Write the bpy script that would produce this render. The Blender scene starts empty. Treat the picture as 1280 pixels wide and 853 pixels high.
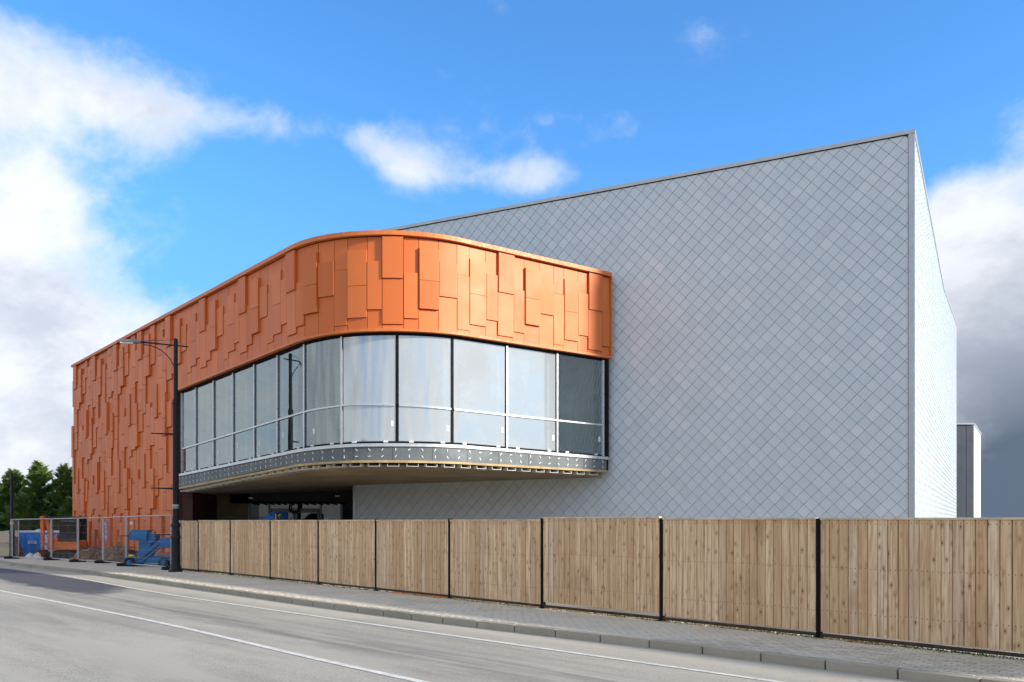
import bpy, bmesh, math, random
from math import sin, cos, pi, radians, hypot, atan2
from mathutils import Vector, Matrix
sc = bpy.context.scene
col = sc.collection
rnd = random.Random(7)

# ------------------------------------------------------------------ camera
EYE = 1.88                      # eye height over the road
F = 1110.0                      # focal length in photograph pixels (1280 wide)
cam = bpy.data.cameras.new('camera')
cam.sensor_width = 36; cam.lens = F / 1280 * 36
cam.shift_y = (652 - 426.5) / 1280
cam.clip_start = 0.1; cam.clip_end = 6000
camo = bpy.data.objects.new('camera', cam); col.objects.link(camo)
camo.location = (0, 0, EYE); camo.rotation_euler = (pi / 2, 0, 0)
sc.camera = camo
sc.view_settings.view_transform = 'Standard'; sc.view_settings.look = 'None'
sc.view_settings.exposure = 1.6; sc.view_settings.gamma = 1.0
SUN_AZ = radians(111.5); SUN_EL = radians(21.5)     # azimuth clockwise from +Y

# ------------------------------------------------------------------ node helpers
class NT:
    def __init__(s, nt): s.nt = nt; s.n = nt.nodes; s.l = nt.links
    def put(s, sock, v):
        if v is None: return
        if isinstance(v, bpy.types.NodeSocket): s.l.new(v, sock)
        else:
            if isinstance(v, (tuple, list)) and sock.type == 'RGBA' and len(v) == 3: v = (*v, 1)
            sock.default_value = v
    def new(s, t, **kw):
        n = s.n.new(t)
        for k, v in kw.items(): setattr(n, k, v)
        return n
    def math(s, op, a, b=None, c=None, clamp=False):
        n = s.new('ShaderNodeMath', operation=op, use_clamp=clamp)
        s.put(n.inputs[0], a); s.put(n.inputs[1], b); s.put(n.inputs[2], c); return n.outputs[0]
    def vmath(s, op, a, b=None, out=0):
        n = s.new('ShaderNodeVectorMath', operation=op); s.put(n.inputs[0], a); s.put(n.inputs[1], b); return n.outputs[out]
    def mix(s, f, a, b, bt='MIX'):
        n = s.new('ShaderNodeMix', data_type='RGBA', blend_type=bt)
        s.put(n.inputs[0], f); s.put(n.inputs[6], a); s.put(n.inputs[7], b); return n.outputs[2]
    def ramp(s, f, a, b, c=0.0, d=1.0, smooth=True):
        n = s.new('ShaderNodeMapRange', interpolation_type='SMOOTHSTEP' if smooth else 'LINEAR')
        s.put(n.inputs[0], f); s.put(n.inputs[1], a); s.put(n.inputs[2], b); s.put(n.inputs[3], c); s.put(n.inputs[4], d); return n.outputs[0]
    def noise(s, vec, scale, detail=4, rough=.55, dist=0.0, out=0):
        n = s.new('ShaderNodeTexNoise'); s.put(n.inputs['Vector'], vec); n.inputs['Scale'].default_value = scale
        n.inputs['Detail'].default_value = detail; n.inputs['Roughness'].default_value = rough; n.inputs['Distortion'].default_value = dist
        return n.outputs[out]
    def mapping(s, vec, scale=(1, 1, 1), loc=(0, 0, 0), rot=(0, 0, 0)):
        n = s.new('ShaderNodeMapping'); s.put(n.inputs[0], vec); s.put(n.inputs[1], loc); n.inputs[2].default_value = rot; n.inputs[3].default_value = scale; return n.outputs[0]
    def coord(s, which='Object'): return s.new('ShaderNodeTexCoord').outputs[which]
    def rand(s): return s.new('ShaderNodeObjectInfo').outputs['Random']

# ------------------------------------------------------------------ sky with clouds
w = bpy.data.worlds.new('World'); sc.world = w; w.use_nodes = True
W = NT(w.node_tree); bg = w.node_tree.nodes['Background']
sky = W.new('ShaderNodeTexSky', sky_type='NISHITA', sun_disc=False)
sky.sun_elevation = SUN_EL; sky.sun_rotation = SUN_AZ; sky.air_density = 1.0; sky.dust_density = 0.3; sky.ozone_density = 2.5
D = W.coord('Generated')
def sky_dir(x, y):
    return Vector(((x - 640) / F, 1, (652 - y) / F)).normalized()
def blob(x, y, rx, ry, hard=False):
    c = sky_dir(x, y); r = Vector((c.y, -c.x, 0)).normalized(); u = r.cross(c)
    k = c.y                                   # picture plane -> angle
    a = W.math('DIVIDE', W.vmath('DOT_PRODUCT', D, tuple(r), 1), rx / F * k)
    b = W.math('DIVIDE', W.vmath('DOT_PRODUCT', D, tuple(u), 1), ry / F * k)
    e = W.math('DIVIDE', W.math('SUBTRACT', 1.0, W.vmath('DOT_PRODUCT', D, tuple(c), 1)), 0.25)
    n = W.new('ShaderNodeCombineXYZ'); W.put(n.inputs[0], a); W.put(n.inputs[1], b); W.put(n.inputs[2], e)
    return W.ramp(W.vmath('LENGTH', n.outputs[0], None, 1), 0.35 if hard else 0.0, 1.0, 1.0, 0.0)
warp = W.noise(D, 3.0, 3, .5, 0, 1)
Dw = W.vmath('ADD', D, W.vmath('MULTIPLY', W.vmath('SUBTRACT', warp, (.5, .5, .5)), (.10, .10, .10)))
base = W.noise(Dw, 3.2, 10, .56, .1)
puff = W.noise(W.mapping(Dw, (1, 1, 1.35)), 10.0, 9, .58, .1)
fbm = W.math('ADD', W.math('MULTIPLY', base, .5), W.math('MULTIPLY', puff, .5))
dens = W.math('SUBTRACT', W.math('MULTIPLY', W.math('SUBTRACT', fbm, .5), 2.0), 0.27)
sep = W.new('ShaderNodeSeparateXYZ'); W.put(sep.inputs[0], D)
# extra cloud added out of view to lift ambient light and reflections
dens = W.math('ADD', dens, W.math('MULTIPLY', W.ramp(sep.outputs[1], 0.55, 0.0), .46))
dens = W.math('ADD', dens, W.math('MULTIPLY', W.ramp(sep.outputs[0], -0.48, -0.62), .45))
for (x, y, rx, ry, wgt) in ((60, 105, 320, 125, .60), (-140, 240, 300, 260, .45), (30, 470, 420, 290, .66), (250, 560, 350, 260, .35), (110, 250, 190, 80, .34),
                       (530, 208, 125, 90, .58), (655, 222, 100, 45, .34), (880, 52, 130, 50, .20), (330, 160, 230, 50, .28), (1400, 320, 270, 340, .95), (1180, 275, 90, 85, .48), (1230, 430, 180, 240, .60), (1300, 640, 460, 260, .80)):
    dens = W.math('ADD', dens, W.math('MULTIPLY', blob(x, y, rx, ry), wgt))
alpha = W.math('MULTIPLY', W.ramp(dens, -0.12, 0.40), 0.95)
sn_ = W.noise(W.mapping(Dw, (1, 1, 1.5), (-.035, 0.0, -.03)), 7.0, 8, .58)
shade = W.ramp(sn_, .38, .64)
thick = W.ramp(dens, .06, .45)
grey = W.math('MULTIPLY', W.math('MULTIPLY', shade, thick), .85)
ccol = W.mix(grey, (4.0, 4.08, 4.25), (2.45, 2.62, 3.05))
dark = W.math('MULTIPLY', blob(1380, 770, 600, 600), 1.6, clamp=True)
dark = W.math('MULTIPLY', dark, W.ramp(sn_, .25, .5, .70, 1.0))
ccol = W.mix(dark, ccol, (.50, .63, .86))
blue = W.mix(1.0, sky.outputs[0], (0.47, 0.88, 1.22), 'MULTIPLY')
low = W.ramp(sep.outputs[2], 0.0, 0.42, 1.0, 0.0)
blue = W.mix(low, blue, (.70, 1.66, 3.35))
final = W.mix(alpha, blue, ccol)
W.put(bg.inputs[0], final); bg.inputs[1].default_value = 0.085

sl = bpy.data.lights.new('sun', 'SUN'); sl.energy = 2.0; sl.angle = radians(4); sl.color = (1.0, .93, .84)
so = bpy.data.objects.new('sun', sl); col.objects.link(so)
sdir = Vector((sin(SUN_AZ) * cos(SUN_EL), cos(SUN_AZ) * cos(SUN_EL), sin(SUN_EL)))
so.rotation_euler = sdir.to_track_quat('Z', 'Y').to_euler(); so.location = (30, -10, 40)

# ------------------------------------------------------------------ materials
def new_mat(name):
    m = bpy.data.materials.new(name); m.use_nodes = True
    t = NT(m.node_tree); b = m.node_tree.nodes['Principled BSDF']
    return m, t, b
def bump(t, b, h, strength=.3, dist=.01):
    n = t.new('ShaderNodeBump'); t.put(n.inputs['Height'], h); n.inputs['Strength'].default_value = strength
    n.inputs['Distance'].default_value = dist; t.put(b.inputs['Normal'], n.outputs[0])
MATS = {}
def simple(name, c, rough=.6, metal=0.0, var=.15, scale=3.0, spec=.5, dirt=None):
    m, t, b = new_mat(name)
    o = t.coord('Object'); n = t.noise(o, scale, 6, .6)
    c2 = tuple(x * (1 - var) for x in c); c3 = tuple(min(1, x * (1 + var)) for x in c)
    cc = t.mix(t.ramp(n, .3, .7), c2, c3)
    if dirt: cc = t.mix(t.math('MULTIPLY', t.ramp(t.noise(o, scale * 2.3, 8, .7), .5, .75), dirt[3]), cc, dirt[:3])
    t.put(b.inputs['Base Color'], cc); t.put(b.inputs['Roughness'], t.ramp(t.noise(o, scale * 3, 5), .2, .8, max(.02, rough - .1), min(1, rough + .1)))
    b.inputs['Metallic'].default_value = metal; b.inputs['Specular IOR Level'].default_value = spec
    MATS[name] = m; return m

def orange_mat(name, use_obj):
    m, t, b = new_mat(name)
    g = t.new('ShaderNodeNewGeometry').outputs['Position']
    r = t.rand() if use_obj else t.new('ShaderNodeAttribute', attribute_name='tone').outputs['Fac']
    c = t.mix(r, (.64, .146, .026), (.77, .190, .040))
    n = t.ramp(t.noise(t.mapping(g, (1.5, 1.5, .35)), 1.6, 6, .6), .35, .75)
    c = t.mix(t.math('MULTIPLY', n, .22), c, (.56, .17, .07))
    t.put(b.inputs['Base Color'], c)
    b.inputs['Metallic'].default_value = .05
    t.put(b.inputs['Roughness'], t.ramp(t.noise(g, .8, 4), .3, .7, .48, .56))
    b.inputs['Specular IOR Level'].default_value = .45
    bump(t, b, t.noise(g, 1.1, 2), .22, .02)      # oil canning of the sheet
    return m
M_OR = orange_mat('orange_panel', True); M_ORS = orange_mat('orange_panel_far', False)
def tile_mat(name, use_obj):
    m, t, b = new_mat(name)
    r = t.rand() if use_obj else t.new('ShaderNodeAttribute', attribute_name='tone').outputs['Fac']
    g = t.new('ShaderNodeNewGeometry').outputs['Position']
    r2 = t.new('ShaderNodeTexWhiteNoise', noise_dimensions='1D'); t.put(r2.inputs['W'], t.math('MULTIPLY', r, 91.7))
    c = t.mix(r, (.615, .69, .72), (.67, .74, .765))
    c = t.mix(t.math('MULTIPLY', t.ramp(r2.outputs[0], .84, .9), .5), c, (.77, .79, .81))
    c = t.mix(t.math('MULTIPLY', t.ramp(r2.outputs[0], .12, .06), .35), c, (.58, .63, .68))
    c = t.mix(t.math('MULTIPLY', t.ramp(t.noise(t.mapping(g, (.5, .5, .22)), 1.0, 6, .6), .35, .75), .16), c, (.62, .64, .66))
    # fine ribbing of the tile sheet
    c = t.mix(t.math('MULTIPLY', t.noise(t.mapping(g, (18, 18, 2.5)), 1.0, 3, .6), .14), c, (.50, .53, .57))
    t.put(b.inputs['Base Color'], c); b.inputs['Roughness'].default_value = .5
    return m
M_TI = tile_mat('grey_tile', True); M_TIS = tile_mat('grey_tile_far', False)

simple('tile_back', (.25, .275, .295), .8)
simple('coping_grey', (.50, .53, .54), .35, .3, .06)
simple('orange_trim', (.70, .20, .045), .5, .05, .08)
simple('orange_back', (.07, .014, .006), .8)  # backing colour darkened to deepen the shadow in the panel joints
simple('orange_wall_shaded', (.06, .013, .008), .7)  # orange side face of the recess, its shade put into this dark red
simple('block_grey', (.42, .42, .41), .85, 0, .12)
simple('gasket_black', (.008, .008, .009), .7, spec=.15)
simple('frame_alu', (.62, .64, .66), .32, .55, .05)
simple('spandrel_grey', (.135, .155, .16), .6, .1, .15, 1.2)
simple('galvanised', (.46, .48, .49), .4, .6, .18, 4)
simple('bracket_white', (.75, .74, .70), .5, .1, .1)
simple('timber_strip', (.50, .36, .17), .75, 0, .2, 2)
simple('soffit_board', (.33, .26, .175), .8, 0, .18, .8)
simple('plaster', (.60, .61, .60), .85)
simple('screed', (.30, .29, .27), .8)
simple('ply_brown', (.17, .11, .06), .8, 0, .2, 2)
simple('black_wall', (.02, .02, .021), .7)
simple('door_frame', (.16, .17, .17), .45, .3)
simple('lamp_black', (.008, .009, .010), .42, 0, .2, spec=.3)
simple('lamp_grey', (.12, .12, .12), .5, .2)
simple('sticker_white', (.78, .78, .76), .5, 0, .05)
simple('sticker_green', (.05, .30, .22), .5)
simple('post_black', (.005, .005, .006), .7, spec=.15)
simple('gravel_board', (.055, .04, .025), .9, 0, .35, 6)
simple('blue_paint', (.02, .27, .78), .45, .05, .18, 2.5, dirt=(.10, .12, .13, .6))
simple('teal_paint', (.005, .15, .38), .42, .05, .15, 3, dirt=(.03, .07, .11, .7))
simple('blue_bright', (.01, .20, .72), .5, 0, .08)
simple('machine_orange', (.72, .17, .02), .45, .05, .18, 4, dirt=(.12, .06, .03, .7))
simple('machine_black', (.015, .014, .014), .55)
simple('rubber', (.02, .02, .02), .85)
simple('steel_dark', (.07, .06, .055), .55, .5, .3, 5)
simple('rust', (.12, .045, .02), .85, .2, .4, 5)
simple('paper_white', (.72, .74, .76), .7, 0, .05)
simple('ink_blue', (.08, .14, .42), .6)
simple('ink_pale', (.42, .50, .68), .6)
simple('banner_violet', (.13, .13, .55), .5)
simple('banner_sky', (.22, .36, .78), .5)
simple('number_yellow', (.75, .62, .25), .5)
simple('hivis_yellow', (.75, .60, .02), .5)
simple('bag_white', (.70, .69, .64), .6, 0, .15, 4)
simple('pale_boards', (.52, .42, .30), .8, 0, .2, 2)
simple('shed_dark', (.075, .084, .10), .5, .3, .08, .5)
simple('shed_white', (.72, .73, .73), .5, 0, .05, .5)
simple('shed_shade_beige', (.40, .38, .34), .7, 0, .08)
simple('house_render', (.50, .47, .41), .85, 0, .1, .6)
simple('house_roof', (.10, .06, .045), .8, 0, .3, 3)
simple('house_glass', (.03, .04, .05), .1)
simple('bark', (.06, .04, .028), .9, 0, .3, 5)
simple('line_white', (.66, .64, .57), .7, 0, .14, 4, dirt=(.30, .28, .25, .8))
simple('leaf_green', (.07, .12, .02), .7, 0, .4, 8)

def soil_mat():
    m, t, b = new_mat('soil'); o = t.coord('Object')
    c = t.mix(t.ramp(t.noise(o, 3, 9, .7), .3, .7), (.07, .042, .025), (.25, .165, .10))
    t.put(b.inputs['Base Color'], c); b.inputs['Roughness'].default_value = .95
    bump(t, b, t.noise(o, 9, 8, .7), .9, .05); MATS['soil'] = m
soil_mat()
def sand_mat():
    m, t, b = new_mat('sand'); o = t.coord('Object')
    c = t.mix(t.ramp(t.noise(o, 5, 9, .7), .3, .7), (.33, .19, .08), (.62, .46, .25))
    t.put(b.inputs['Base Color'], c); b.inputs['Roughness'].default_value = .95
    bump(t, b, t.noise(o, 14, 8, .7), .9, .04); MATS['sand'] = m
sand_mat()
def site_mat():
    m, t, b = new_mat('site_ground'); o = t.coord('Object')
    c = t.mix(t.ramp(t.noise(o, .4, 9, .65), .35, .65), (.13, .10, .07), (.30, .26, .20))
    c = t.mix(t.ramp(t.noise(o, 6, 6, .7), .5, .8), c, (.36, .32, .26))
    t.put(b.inputs['Base Color'], c); b.inputs['Roughness'].default_value = .95; bump(t, b, t.noise(o, 12, 8, .7), .8, .03); MATS['site'] = m
site_mat()
def far_mat():
    m, t, b = new_mat('grass_ground'); o = t.coord('Object')
    c = t.mix(t.ramp(t.noise(o, .05, 9, .65), .35, .65), (.05, .075, .025), (.12, .12, .06))
    t.put(b.inputs['Base Color'], c); b.inputs['Roughness'].default_value = .95; MATS['far'] = m
far_mat()

def wood_mat():
    m, t, b = new_mat('fence_wood'); o = t.coord('Object'); r = t.rand()
    off = t.new('ShaderNodeCombineXYZ'); t.put(off.inputs[0], t.math('MULTIPLY', r, 37.0)); t.put(off.inputs[2], t.math('MULTIPLY', r, 61.0))
    v = t.vmath('ADD', o, off.outputs[0])
    grain = t.noise(t.mapping(v, (26, 26, 1.1)), 1.0, 7, .62, .6)
    fine = t.noise(t.mapping(v, (120, 120, 3.5)), 1.0, 3, .6, .2)
    r2 = t.new('ShaderNodeTexWhiteNoise', noise_dimensions='1D'); t.put(r2.inputs['W'], t.math('MULTIPLY', r, 77.7))
    c = t.mix(r, (.62, .405, .215), (.92, .69, .43))
    c = t.mix(t.math('MULTIPLY', t.ramp(r2.outputs[0], .75, .95), .5), c, (.72, .60, .44))
    c = t.mix(t.ramp(grain, .38, .62, 0, .72), c, (.40, .20, .085))
    c = t.mix(t.math('MULTIPLY', fine, .30), c, (.82, .64, .44))
    # knots
    vo = t.new('ShaderNodeTexVoronoi', feature='F1'); t.put(vo.inputs['Vector'], t.mapping(v, (9, 9, 4.6))); vo.inputs['Scale'].default_value = 1.0
    vo.inputs['Randomness'].default_value = 1.0
    k = t.ramp(vo.outputs['Distance'], .035, .11, 1, 0); k2 = t.ramp(vo.outputs['Distance'], .06, .36, 1, 0)
    c = t.mix(t.math('MULTIPLY', k2, .45), c, (.24, .115, .045)); c = t.mix(k, c, (.055, .026, .012))
    so3 = t.new('ShaderNodeSeparateXYZ'); t.put(so3.inputs[0], o)
    nx = t.math('ABSOLUTE', t.math('SUBTRACT', t.math('ABSOLUTE', so3.outputs[0]), .036))
    nz_ = t.math('PINGPONG', t.math('ADD', so3.outputs[2], t.math('ADD', .325, t.math('MULTIPLY', r, .02))), .3275)
    nail = t.math('MULTIPLY', t.ramp(nx, .004, .009, 1, 0), t.ramp(nz_, .005, .011, 1, 0))
    c = t.mix(t.math('MULTIPLY', nail, .8), c, (.07, .05, .04))
    # damp stain near the foot and weathering patches
    g = t.new('ShaderNodeNewGeometry').outputs['Position']
    st = t.ramp(t.noise(t.mapping(g, (2.2, 2.2, .9)), 1.0, 6, .65), .55, .78)
    c = t.mix(t.math('MULTIPLY', st, .55), c, (.36, .21, .105))
    t.put(b.inputs['Base Color'], c); b.inputs['Roughness'].default_value = .78; b.inputs['Specular IOR Level'].default_value = .25
    bump(t, b, grain, .35, .004); MATS['wood'] = m
wood_mat()
simple('cap_wood', (.66, .52, .35), .8, 0, .25, 3, dirt=(.30, .33, .10, .7))

def asphalt_mat():
    m, t, b = new_mat('asphalt'); o = t.coord('Object')
    # rotate so that x runs along the road
    v = t.mapping(o, (1, 1, 1), rot=(0, 0, radians(46)))
    fine = t.noise(o, 30, 7, .95); mid = t.noise(o, 7, 8, .8)
    c = t.mix(t.ramp(fine, .36, .64), (.11, .10, .082), (.56, .52, .43))
    c = t.mix(t.math('MULTIPLY', t.ramp(mid, .44, .62), .55), c, (.44, .40, .315))
    lng = t.noise(t.mapping(v, (.10, 1.25, 1)), 1.0, 7, .6, .3)
    c = t.mix(t.math('MULTIPLY', t.ramp(lng, .42, .60), .45), c, (.19, .178, .15))
    big = t.noise(t.mapping(v, (.12, .45, 1), (3, 1, 0)), 1.0, 6, .6)
    c = t.mix(t.math('MULTIPLY', t.ramp(big, .45, .62), .5), c, (.50, .455, .36))
    # silt swept against the kerb, given along the road strip
    at = t.new('ShaderNodeAttribute', attribute_name='kerbdist').outputs['Fac']
    e = t.math('ADD', at, t.math('MULTIPLY', t.noise(v, 1.2, 6, .7), .9))
    c = t.mix(t.ramp(e, .7, 1.75, .60, 0), c, (.52, .47, .37))
    # tyre tracks worn smooth
    tr = t.new('ShaderNodeMath', operation='PINGPONG'); t.put(tr.inputs[0], t.math('SUBTRACT', at, 1.45)); tr.inputs[1].default_value = .85
    tk = t.math('MULTIPLY', t.ramp(tr.outputs[0], .45, .85), t.ramp(at, 1.3, 1.6))
    c = t.mix(t.math('MULTIPLY', tk, .28), c, (.43, .40, .335))
    dk = t.math('MULTIPLY', t.math('MULTIPLY', t.ramp(t.math('ABSOLUTE', t.math('SUBTRACT', at, 2.75)), .1, .8, 1, 0), t.ramp(t.noise(t.mapping(v, (.25, 5, 1)), 1.0, 6, .65), .40, .62)), .6)
    c = t.mix(dk, c, (.13, .122, .108))
    # building shadow on the far left lane, painted into the asphalt colour
    pt_ = t.new('ShaderNodeAttribute', attribute_name='shadow_patch').outputs['Fac']
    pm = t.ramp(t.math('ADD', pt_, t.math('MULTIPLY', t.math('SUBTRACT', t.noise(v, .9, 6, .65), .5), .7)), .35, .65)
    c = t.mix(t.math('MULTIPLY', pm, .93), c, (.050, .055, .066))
    vo = t.new('ShaderNodeTexVoronoi', feature='F1'); t.put(vo.inputs['Vector'], o); vo.inputs['Scale'].default_value = 1.6
    c = t.mix(t.math('MULTIPLY', t.ramp(vo.outputs['Distance'], .03, .05, 1, 0), .6), c, (.05, .05, .048))
    t.put(b.inputs['Base Color'], c); t.put(b.inputs['Roughness'], t.ramp(fine, .2, .8, .62, .85))
    bump(t, b, t.math('ADD', fine, t.math('MULTIPLY', mid, .3)), .6, .012); MATS['asphalt'] = m
asphalt_mat()
def stone_mat(name, a, bb, sc_=8, stain=(.10, .10, .075), samt=.5):
    m, t, b = new_mat(name); g = t.new('ShaderNodeNewGeometry').outputs['Position']; r = t.rand()
    n = t.noise(g, sc_, 8, .7); c = t.mix(t.math('ADD', t.math('MULTIPLY', r, .5), t.math('MULTIPLY', n, .5)), a, bb)
    c = t.mix(t.math('MULTIPLY', t.ramp(t.noise(g, .7, 7, .65), .45, .7), samt), c, stain)
    c = t.mix(t.math('MULTIPLY', t.ramp(t.noise(g, 60, 4, .7), .5, .8), .4), c, tuple(x * .55 for x in a))
    t.put(b.inputs['Base Color'], c); b.inputs['Roughness'].default_value = .85; bump(t, b, t.noise(g, 40, 6, .7), .5, .006); MATS[name] = m
stone_mat('kerb_stone', (.28, .255, .20), (.43, .39, .31), 5, (.21, .195, .14), .45)
stone_mat('paver', (.42, .37, .28), (.74, .66, .52), 3, (.38, .35, .24), .45)
stone_mat('paver_joint', (.14, .13, .10), (.22, .205, .16), 6, (.07, .09, .04), .5)

def glass_mat(name, refl, tint, film=0.0, gl=(.93, .97, .97)):
    m, t, b = new_mat(name); m.node_tree.nodes.remove(b)
    out = m.node_tree.nodes['Material Output']
    fr = t.new('ShaderNodeFresnel'); fr.inputs[0].default_value = 1.5
    g = t.new('ShaderNodeNewGeometry').outputs['Position']
    bp = t.new('ShaderNodeBump'); t.put(bp.inputs['Height'], t.noise(g, .55, 2)); bp.inputs['Strength'].default_value = .05 if film == 0 else .012; bp.inputs['Distance'].default_value = .05
    gn = t.new('ShaderNodeBsdfGlossy'); t.put(gn.inputs['Color'], gl); gn.inputs['Roughness'].default_value = 0.0 if film <= 0 else .035
    t.put(gn.inputs['Normal'], bp.outputs[0])
    tr = t.new('ShaderNodeBsdfTransparent'); t.put(tr.inputs['Color'], tint)
    fac = t.math('ADD', refl, t.math('MULTIPLY', fr.outputs[0], 1 - refl))
    mx = t.new('ShaderNodeMixShader'); t.put(mx.inputs[0], fac); t.l.new(tr.outputs[0], mx.inputs[1]); t.l.new(gn.outputs[0], mx.inputs[2])
    last = mx.outputs[0]
    # dust and protective film left on by the glaziers
    df = t.new('ShaderNodeBsdfDiffuse'); t.put(df.inputs['Color'], (.70, .74, .74))
    amt = t.math('ADD', max(film, -.03), t.math('MULTIPLY', t.ramp(t.noise(g, 1.3, 8, .7), .45, .85), .04 + film * .15))
    m2 = t.new('ShaderNodeMixShader'); t.put(m2.inputs[0], amt); t.l.new(last, m2.inputs[1]); t.l.new(df.outputs[0], m2.inputs[2])
    t.l.new(m2.outputs[0], out.inputs[0]); MATS[name] = m
glass_mat('glass', .30, (.62, .74, .72), gl=(.70, .79, .78))
glass_mat('glass_film', .42, (.50, .55, .57), .36, gl=(.94, .97, .97))
glass_mat('glass_cab', .01, (.03, .04, .05), -.03)
glass_mat('glass_dark', .07, (.10, .13, .15))

def leaf_mat():
    m, t, b = new_mat('conifer_leaf'); g = t.new('ShaderNodeNewGeometry').outputs['Position']
    n = t.noise(g, 1.6, 5, .6); n2 = t.noise(g, 14, 3)
    c = t.mix(t.ramp(n, .35, .65), (.034, .085, .018), (.115, .20, .035))
    c = t.mix(t.math('MULTIPLY', n2, .6), c, (.19, .28, .045))
    t.put(b.inputs['Base Color'], c); b.inputs['Roughness'].default_value = .6; MATS['conifer'] = m
leaf_mat()

# ------------------------------------------------------------------ mesh helpers
def mat(m): return MATS[m] if isinstance(m, str) else m
def origin(p):
    o = Vector((0, 0, 0))
    while p is not None: o += p.location; p = p.parent
    return o
class MB:
    def __init__(s): s.v = []; s.f = []; s.t = []
    def add(s, vs, fs, tone=None):
        k = len(s.v); s.v += [tuple(x) for x in vs]; s.f += [tuple(i + k for i in f) for f in fs]
        s.t += [tone if tone is not None else .5] * len(fs); return s
    def box(s, c, d, rz=0, rx=0, ry=0):
        R = Matrix.Rotation(rz, 3, 'Z') @ Matrix.Rotation(ry, 3, 'Y') @ Matrix.Rotation(rx, 3, 'X'); c = Vector(c)
        vs = [c + R @ Vector((x * d[0] / 2, y * d[1] / 2, z * d[2] / 2)) for x in (-1, 1) for y in (-1, 1) for z in (-1, 1)]
        return s.add(vs, [(0, 1, 3, 2), (4, 6, 7, 5), (0, 4, 5, 1), (2, 3, 7, 6), (0, 2, 6, 4), (1, 5, 7, 3)])
    def beam(s, p, q, w_, h_, up=(0, 0, 1)):
        p = Vector(p); q = Vector(q); d = (q - p).normalized(); sd = d.cross(Vector(up))
        if sd.length < 1e-4: sd = d.cross(Vector((0, 1, 0)))
        sd.normalize(); u = sd.cross(d)
        vs = [a + sd * i * w_ / 2 + u * j * h_ / 2 for a in (p, q) for i, j in ((-1, -1), (1, -1), (1, 1), (-1, 1))]
        return s.add(vs, [(0, 1, 2, 3), (7, 6, 5, 4), (0, 4, 5, 1), (1, 5, 6, 2), (2, 6, 7, 3), (3, 7, 4, 0)])
    def tube(s, pts, r, n=8, cap=True):
        pts = [Vector(p) for p in pts]; rs = r if isinstance(r, (list, tuple)) else [r] * len(pts)
        k = len(s.v); a = None; vs = []
        for i, p in enumerate(pts):
            d = (pts[min(i + 1, len(pts) - 1)] - pts[max(i - 1, 0)]).normalized()
            if a is None: a = d.orthogonal().normalized()
            a = (a - d * a.dot(d)).normalized(); b = d.cross(a)
            vs += [p + (a * cos(2 * pi * j / n) + b * sin(2 * pi * j / n)) * rs[i] for j in range(n)]
        fs = [(i * n + j, i * n + (j + 1) % n, (i + 1) * n + (j + 1) % n, (i + 1) * n + j) for i in range(len(pts) - 1) for j in range(n)]
        if cap: fs += [tuple(range(n))[::-1], tuple(range((len(pts) - 1) * n, len(pts) * n))]
        return s.add(vs, fs)
    def lathe(s, c, prof, n=20):
        return s.tube([(c[0], c[1], c[2] + z + i * 1e-5) for i, (r, z) in enumerate(prof)], [r for r, z in prof], n)
    def prism(s, poly, z0, z1):       # poly list (x,y); z0/z1 number or list
        n = len(poly); a = z0 if isinstance(z0, list) else [z0] * n; b = z1 if isinstance(z1, list) else [z1] * n
        vs = [(p[0], p[1], a[i]) for i, p in enumerate(poly)] + [(p[0], p[1], b[i]) for i, p in enumerate(poly)]
        return s.add(vs, [tuple(range(n))[::-1], tuple(range(n, 2 * n))] + [(i, (i + 1) % n, n + (i + 1) % n, n + i) for i in range(n)])
    def side(s, poly, y0, y1):        # poly in (x,z), extruded along y
        n = len(poly); vs = [(p[0], y0, p[1]) for p in poly] + [(p[0], y1, p[1]) for p in poly]
        return s.add(vs, [tuple(range(n)), tuple(range(n, 2 * n))[::-1]] + [(i, n + i, n + (i + 1) % n, (i + 1) % n) for i in range(n)])
    def build(s, name, m, parent=None, smooth=False, kind=None, at=None, bevel=0, tone=False, local=False):
        o3 = Vector((0, 0, 0)) if local else origin(parent) + (Vector(at) if at else Vector((0, 0, 0)))
        me = bpy.data.meshes.new(name); me.from_pydata([(x - o3.x, y - o3.y, z - o3.z) for x, y, z in s.v], [], s.f)
        bm = bmesh.new(); bm.from_mesh(me); bmesh.ops.recalc_face_normals(bm, faces=bm.faces) if not tone else None; bm.to_mesh(me); bm.free()
        if tone:
            at_ = me.attributes.new('tone', 'FLOAT', 'FACE')
            for i, t in enumerate(s.t): at_.data[i].value = t
        me.materials.append(mat(m)); o = bpy.data.objects.new(name, me); col.objects.link(o)
        if at: o.location = at
        if parent: o.parent = parent
        if smooth:
            for p in me.polygons: p.use_smooth = True
            me.set_sharp_from_angle(angle=radians(40))
        if bevel:
            b = o.modifiers.new('bevel', 'BEVEL'); b.width = bevel; b.segments = 2; b.limit_method = 'ANGLE'
        if kind: o['kind'] = kind
        return o
def tag(o, label=None, cat=None, group=None, kind=None):
    if label: o['label'] = label
    if cat: o['category'] = cat
    if group: o['group'] = group
    if kind: o['kind'] = kind
    return o
def empty(name, loc=(0, 0, 0), label=None, cat=None, group=None):
    o = bpy.data.objects.new(name, None); col.objects.link(o); o.location = loc; o.empty_display_size = .3
    return tag(o, label, cat, group)
def kids(o): return [c for c in bpy.data.objects if c.parent == o]
def copy_tree(o, parent=None):
    c = o.copy(); col.objects.link(c); c.parent = parent
    for ch in kids(o): copy_tree(ch, c)
    return c
def inst(src, parent, loc, rz=0):
    c = src.copy(); col.objects.link(c); c.parent = parent; c.location = Vector(loc) - origin(parent); c.rotation_euler = (0, 0, rz); return c
def drop(y): return -0.010 * min(max(y - 31, 0), 26)        # the ground falls gently beyond the site fence
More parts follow.
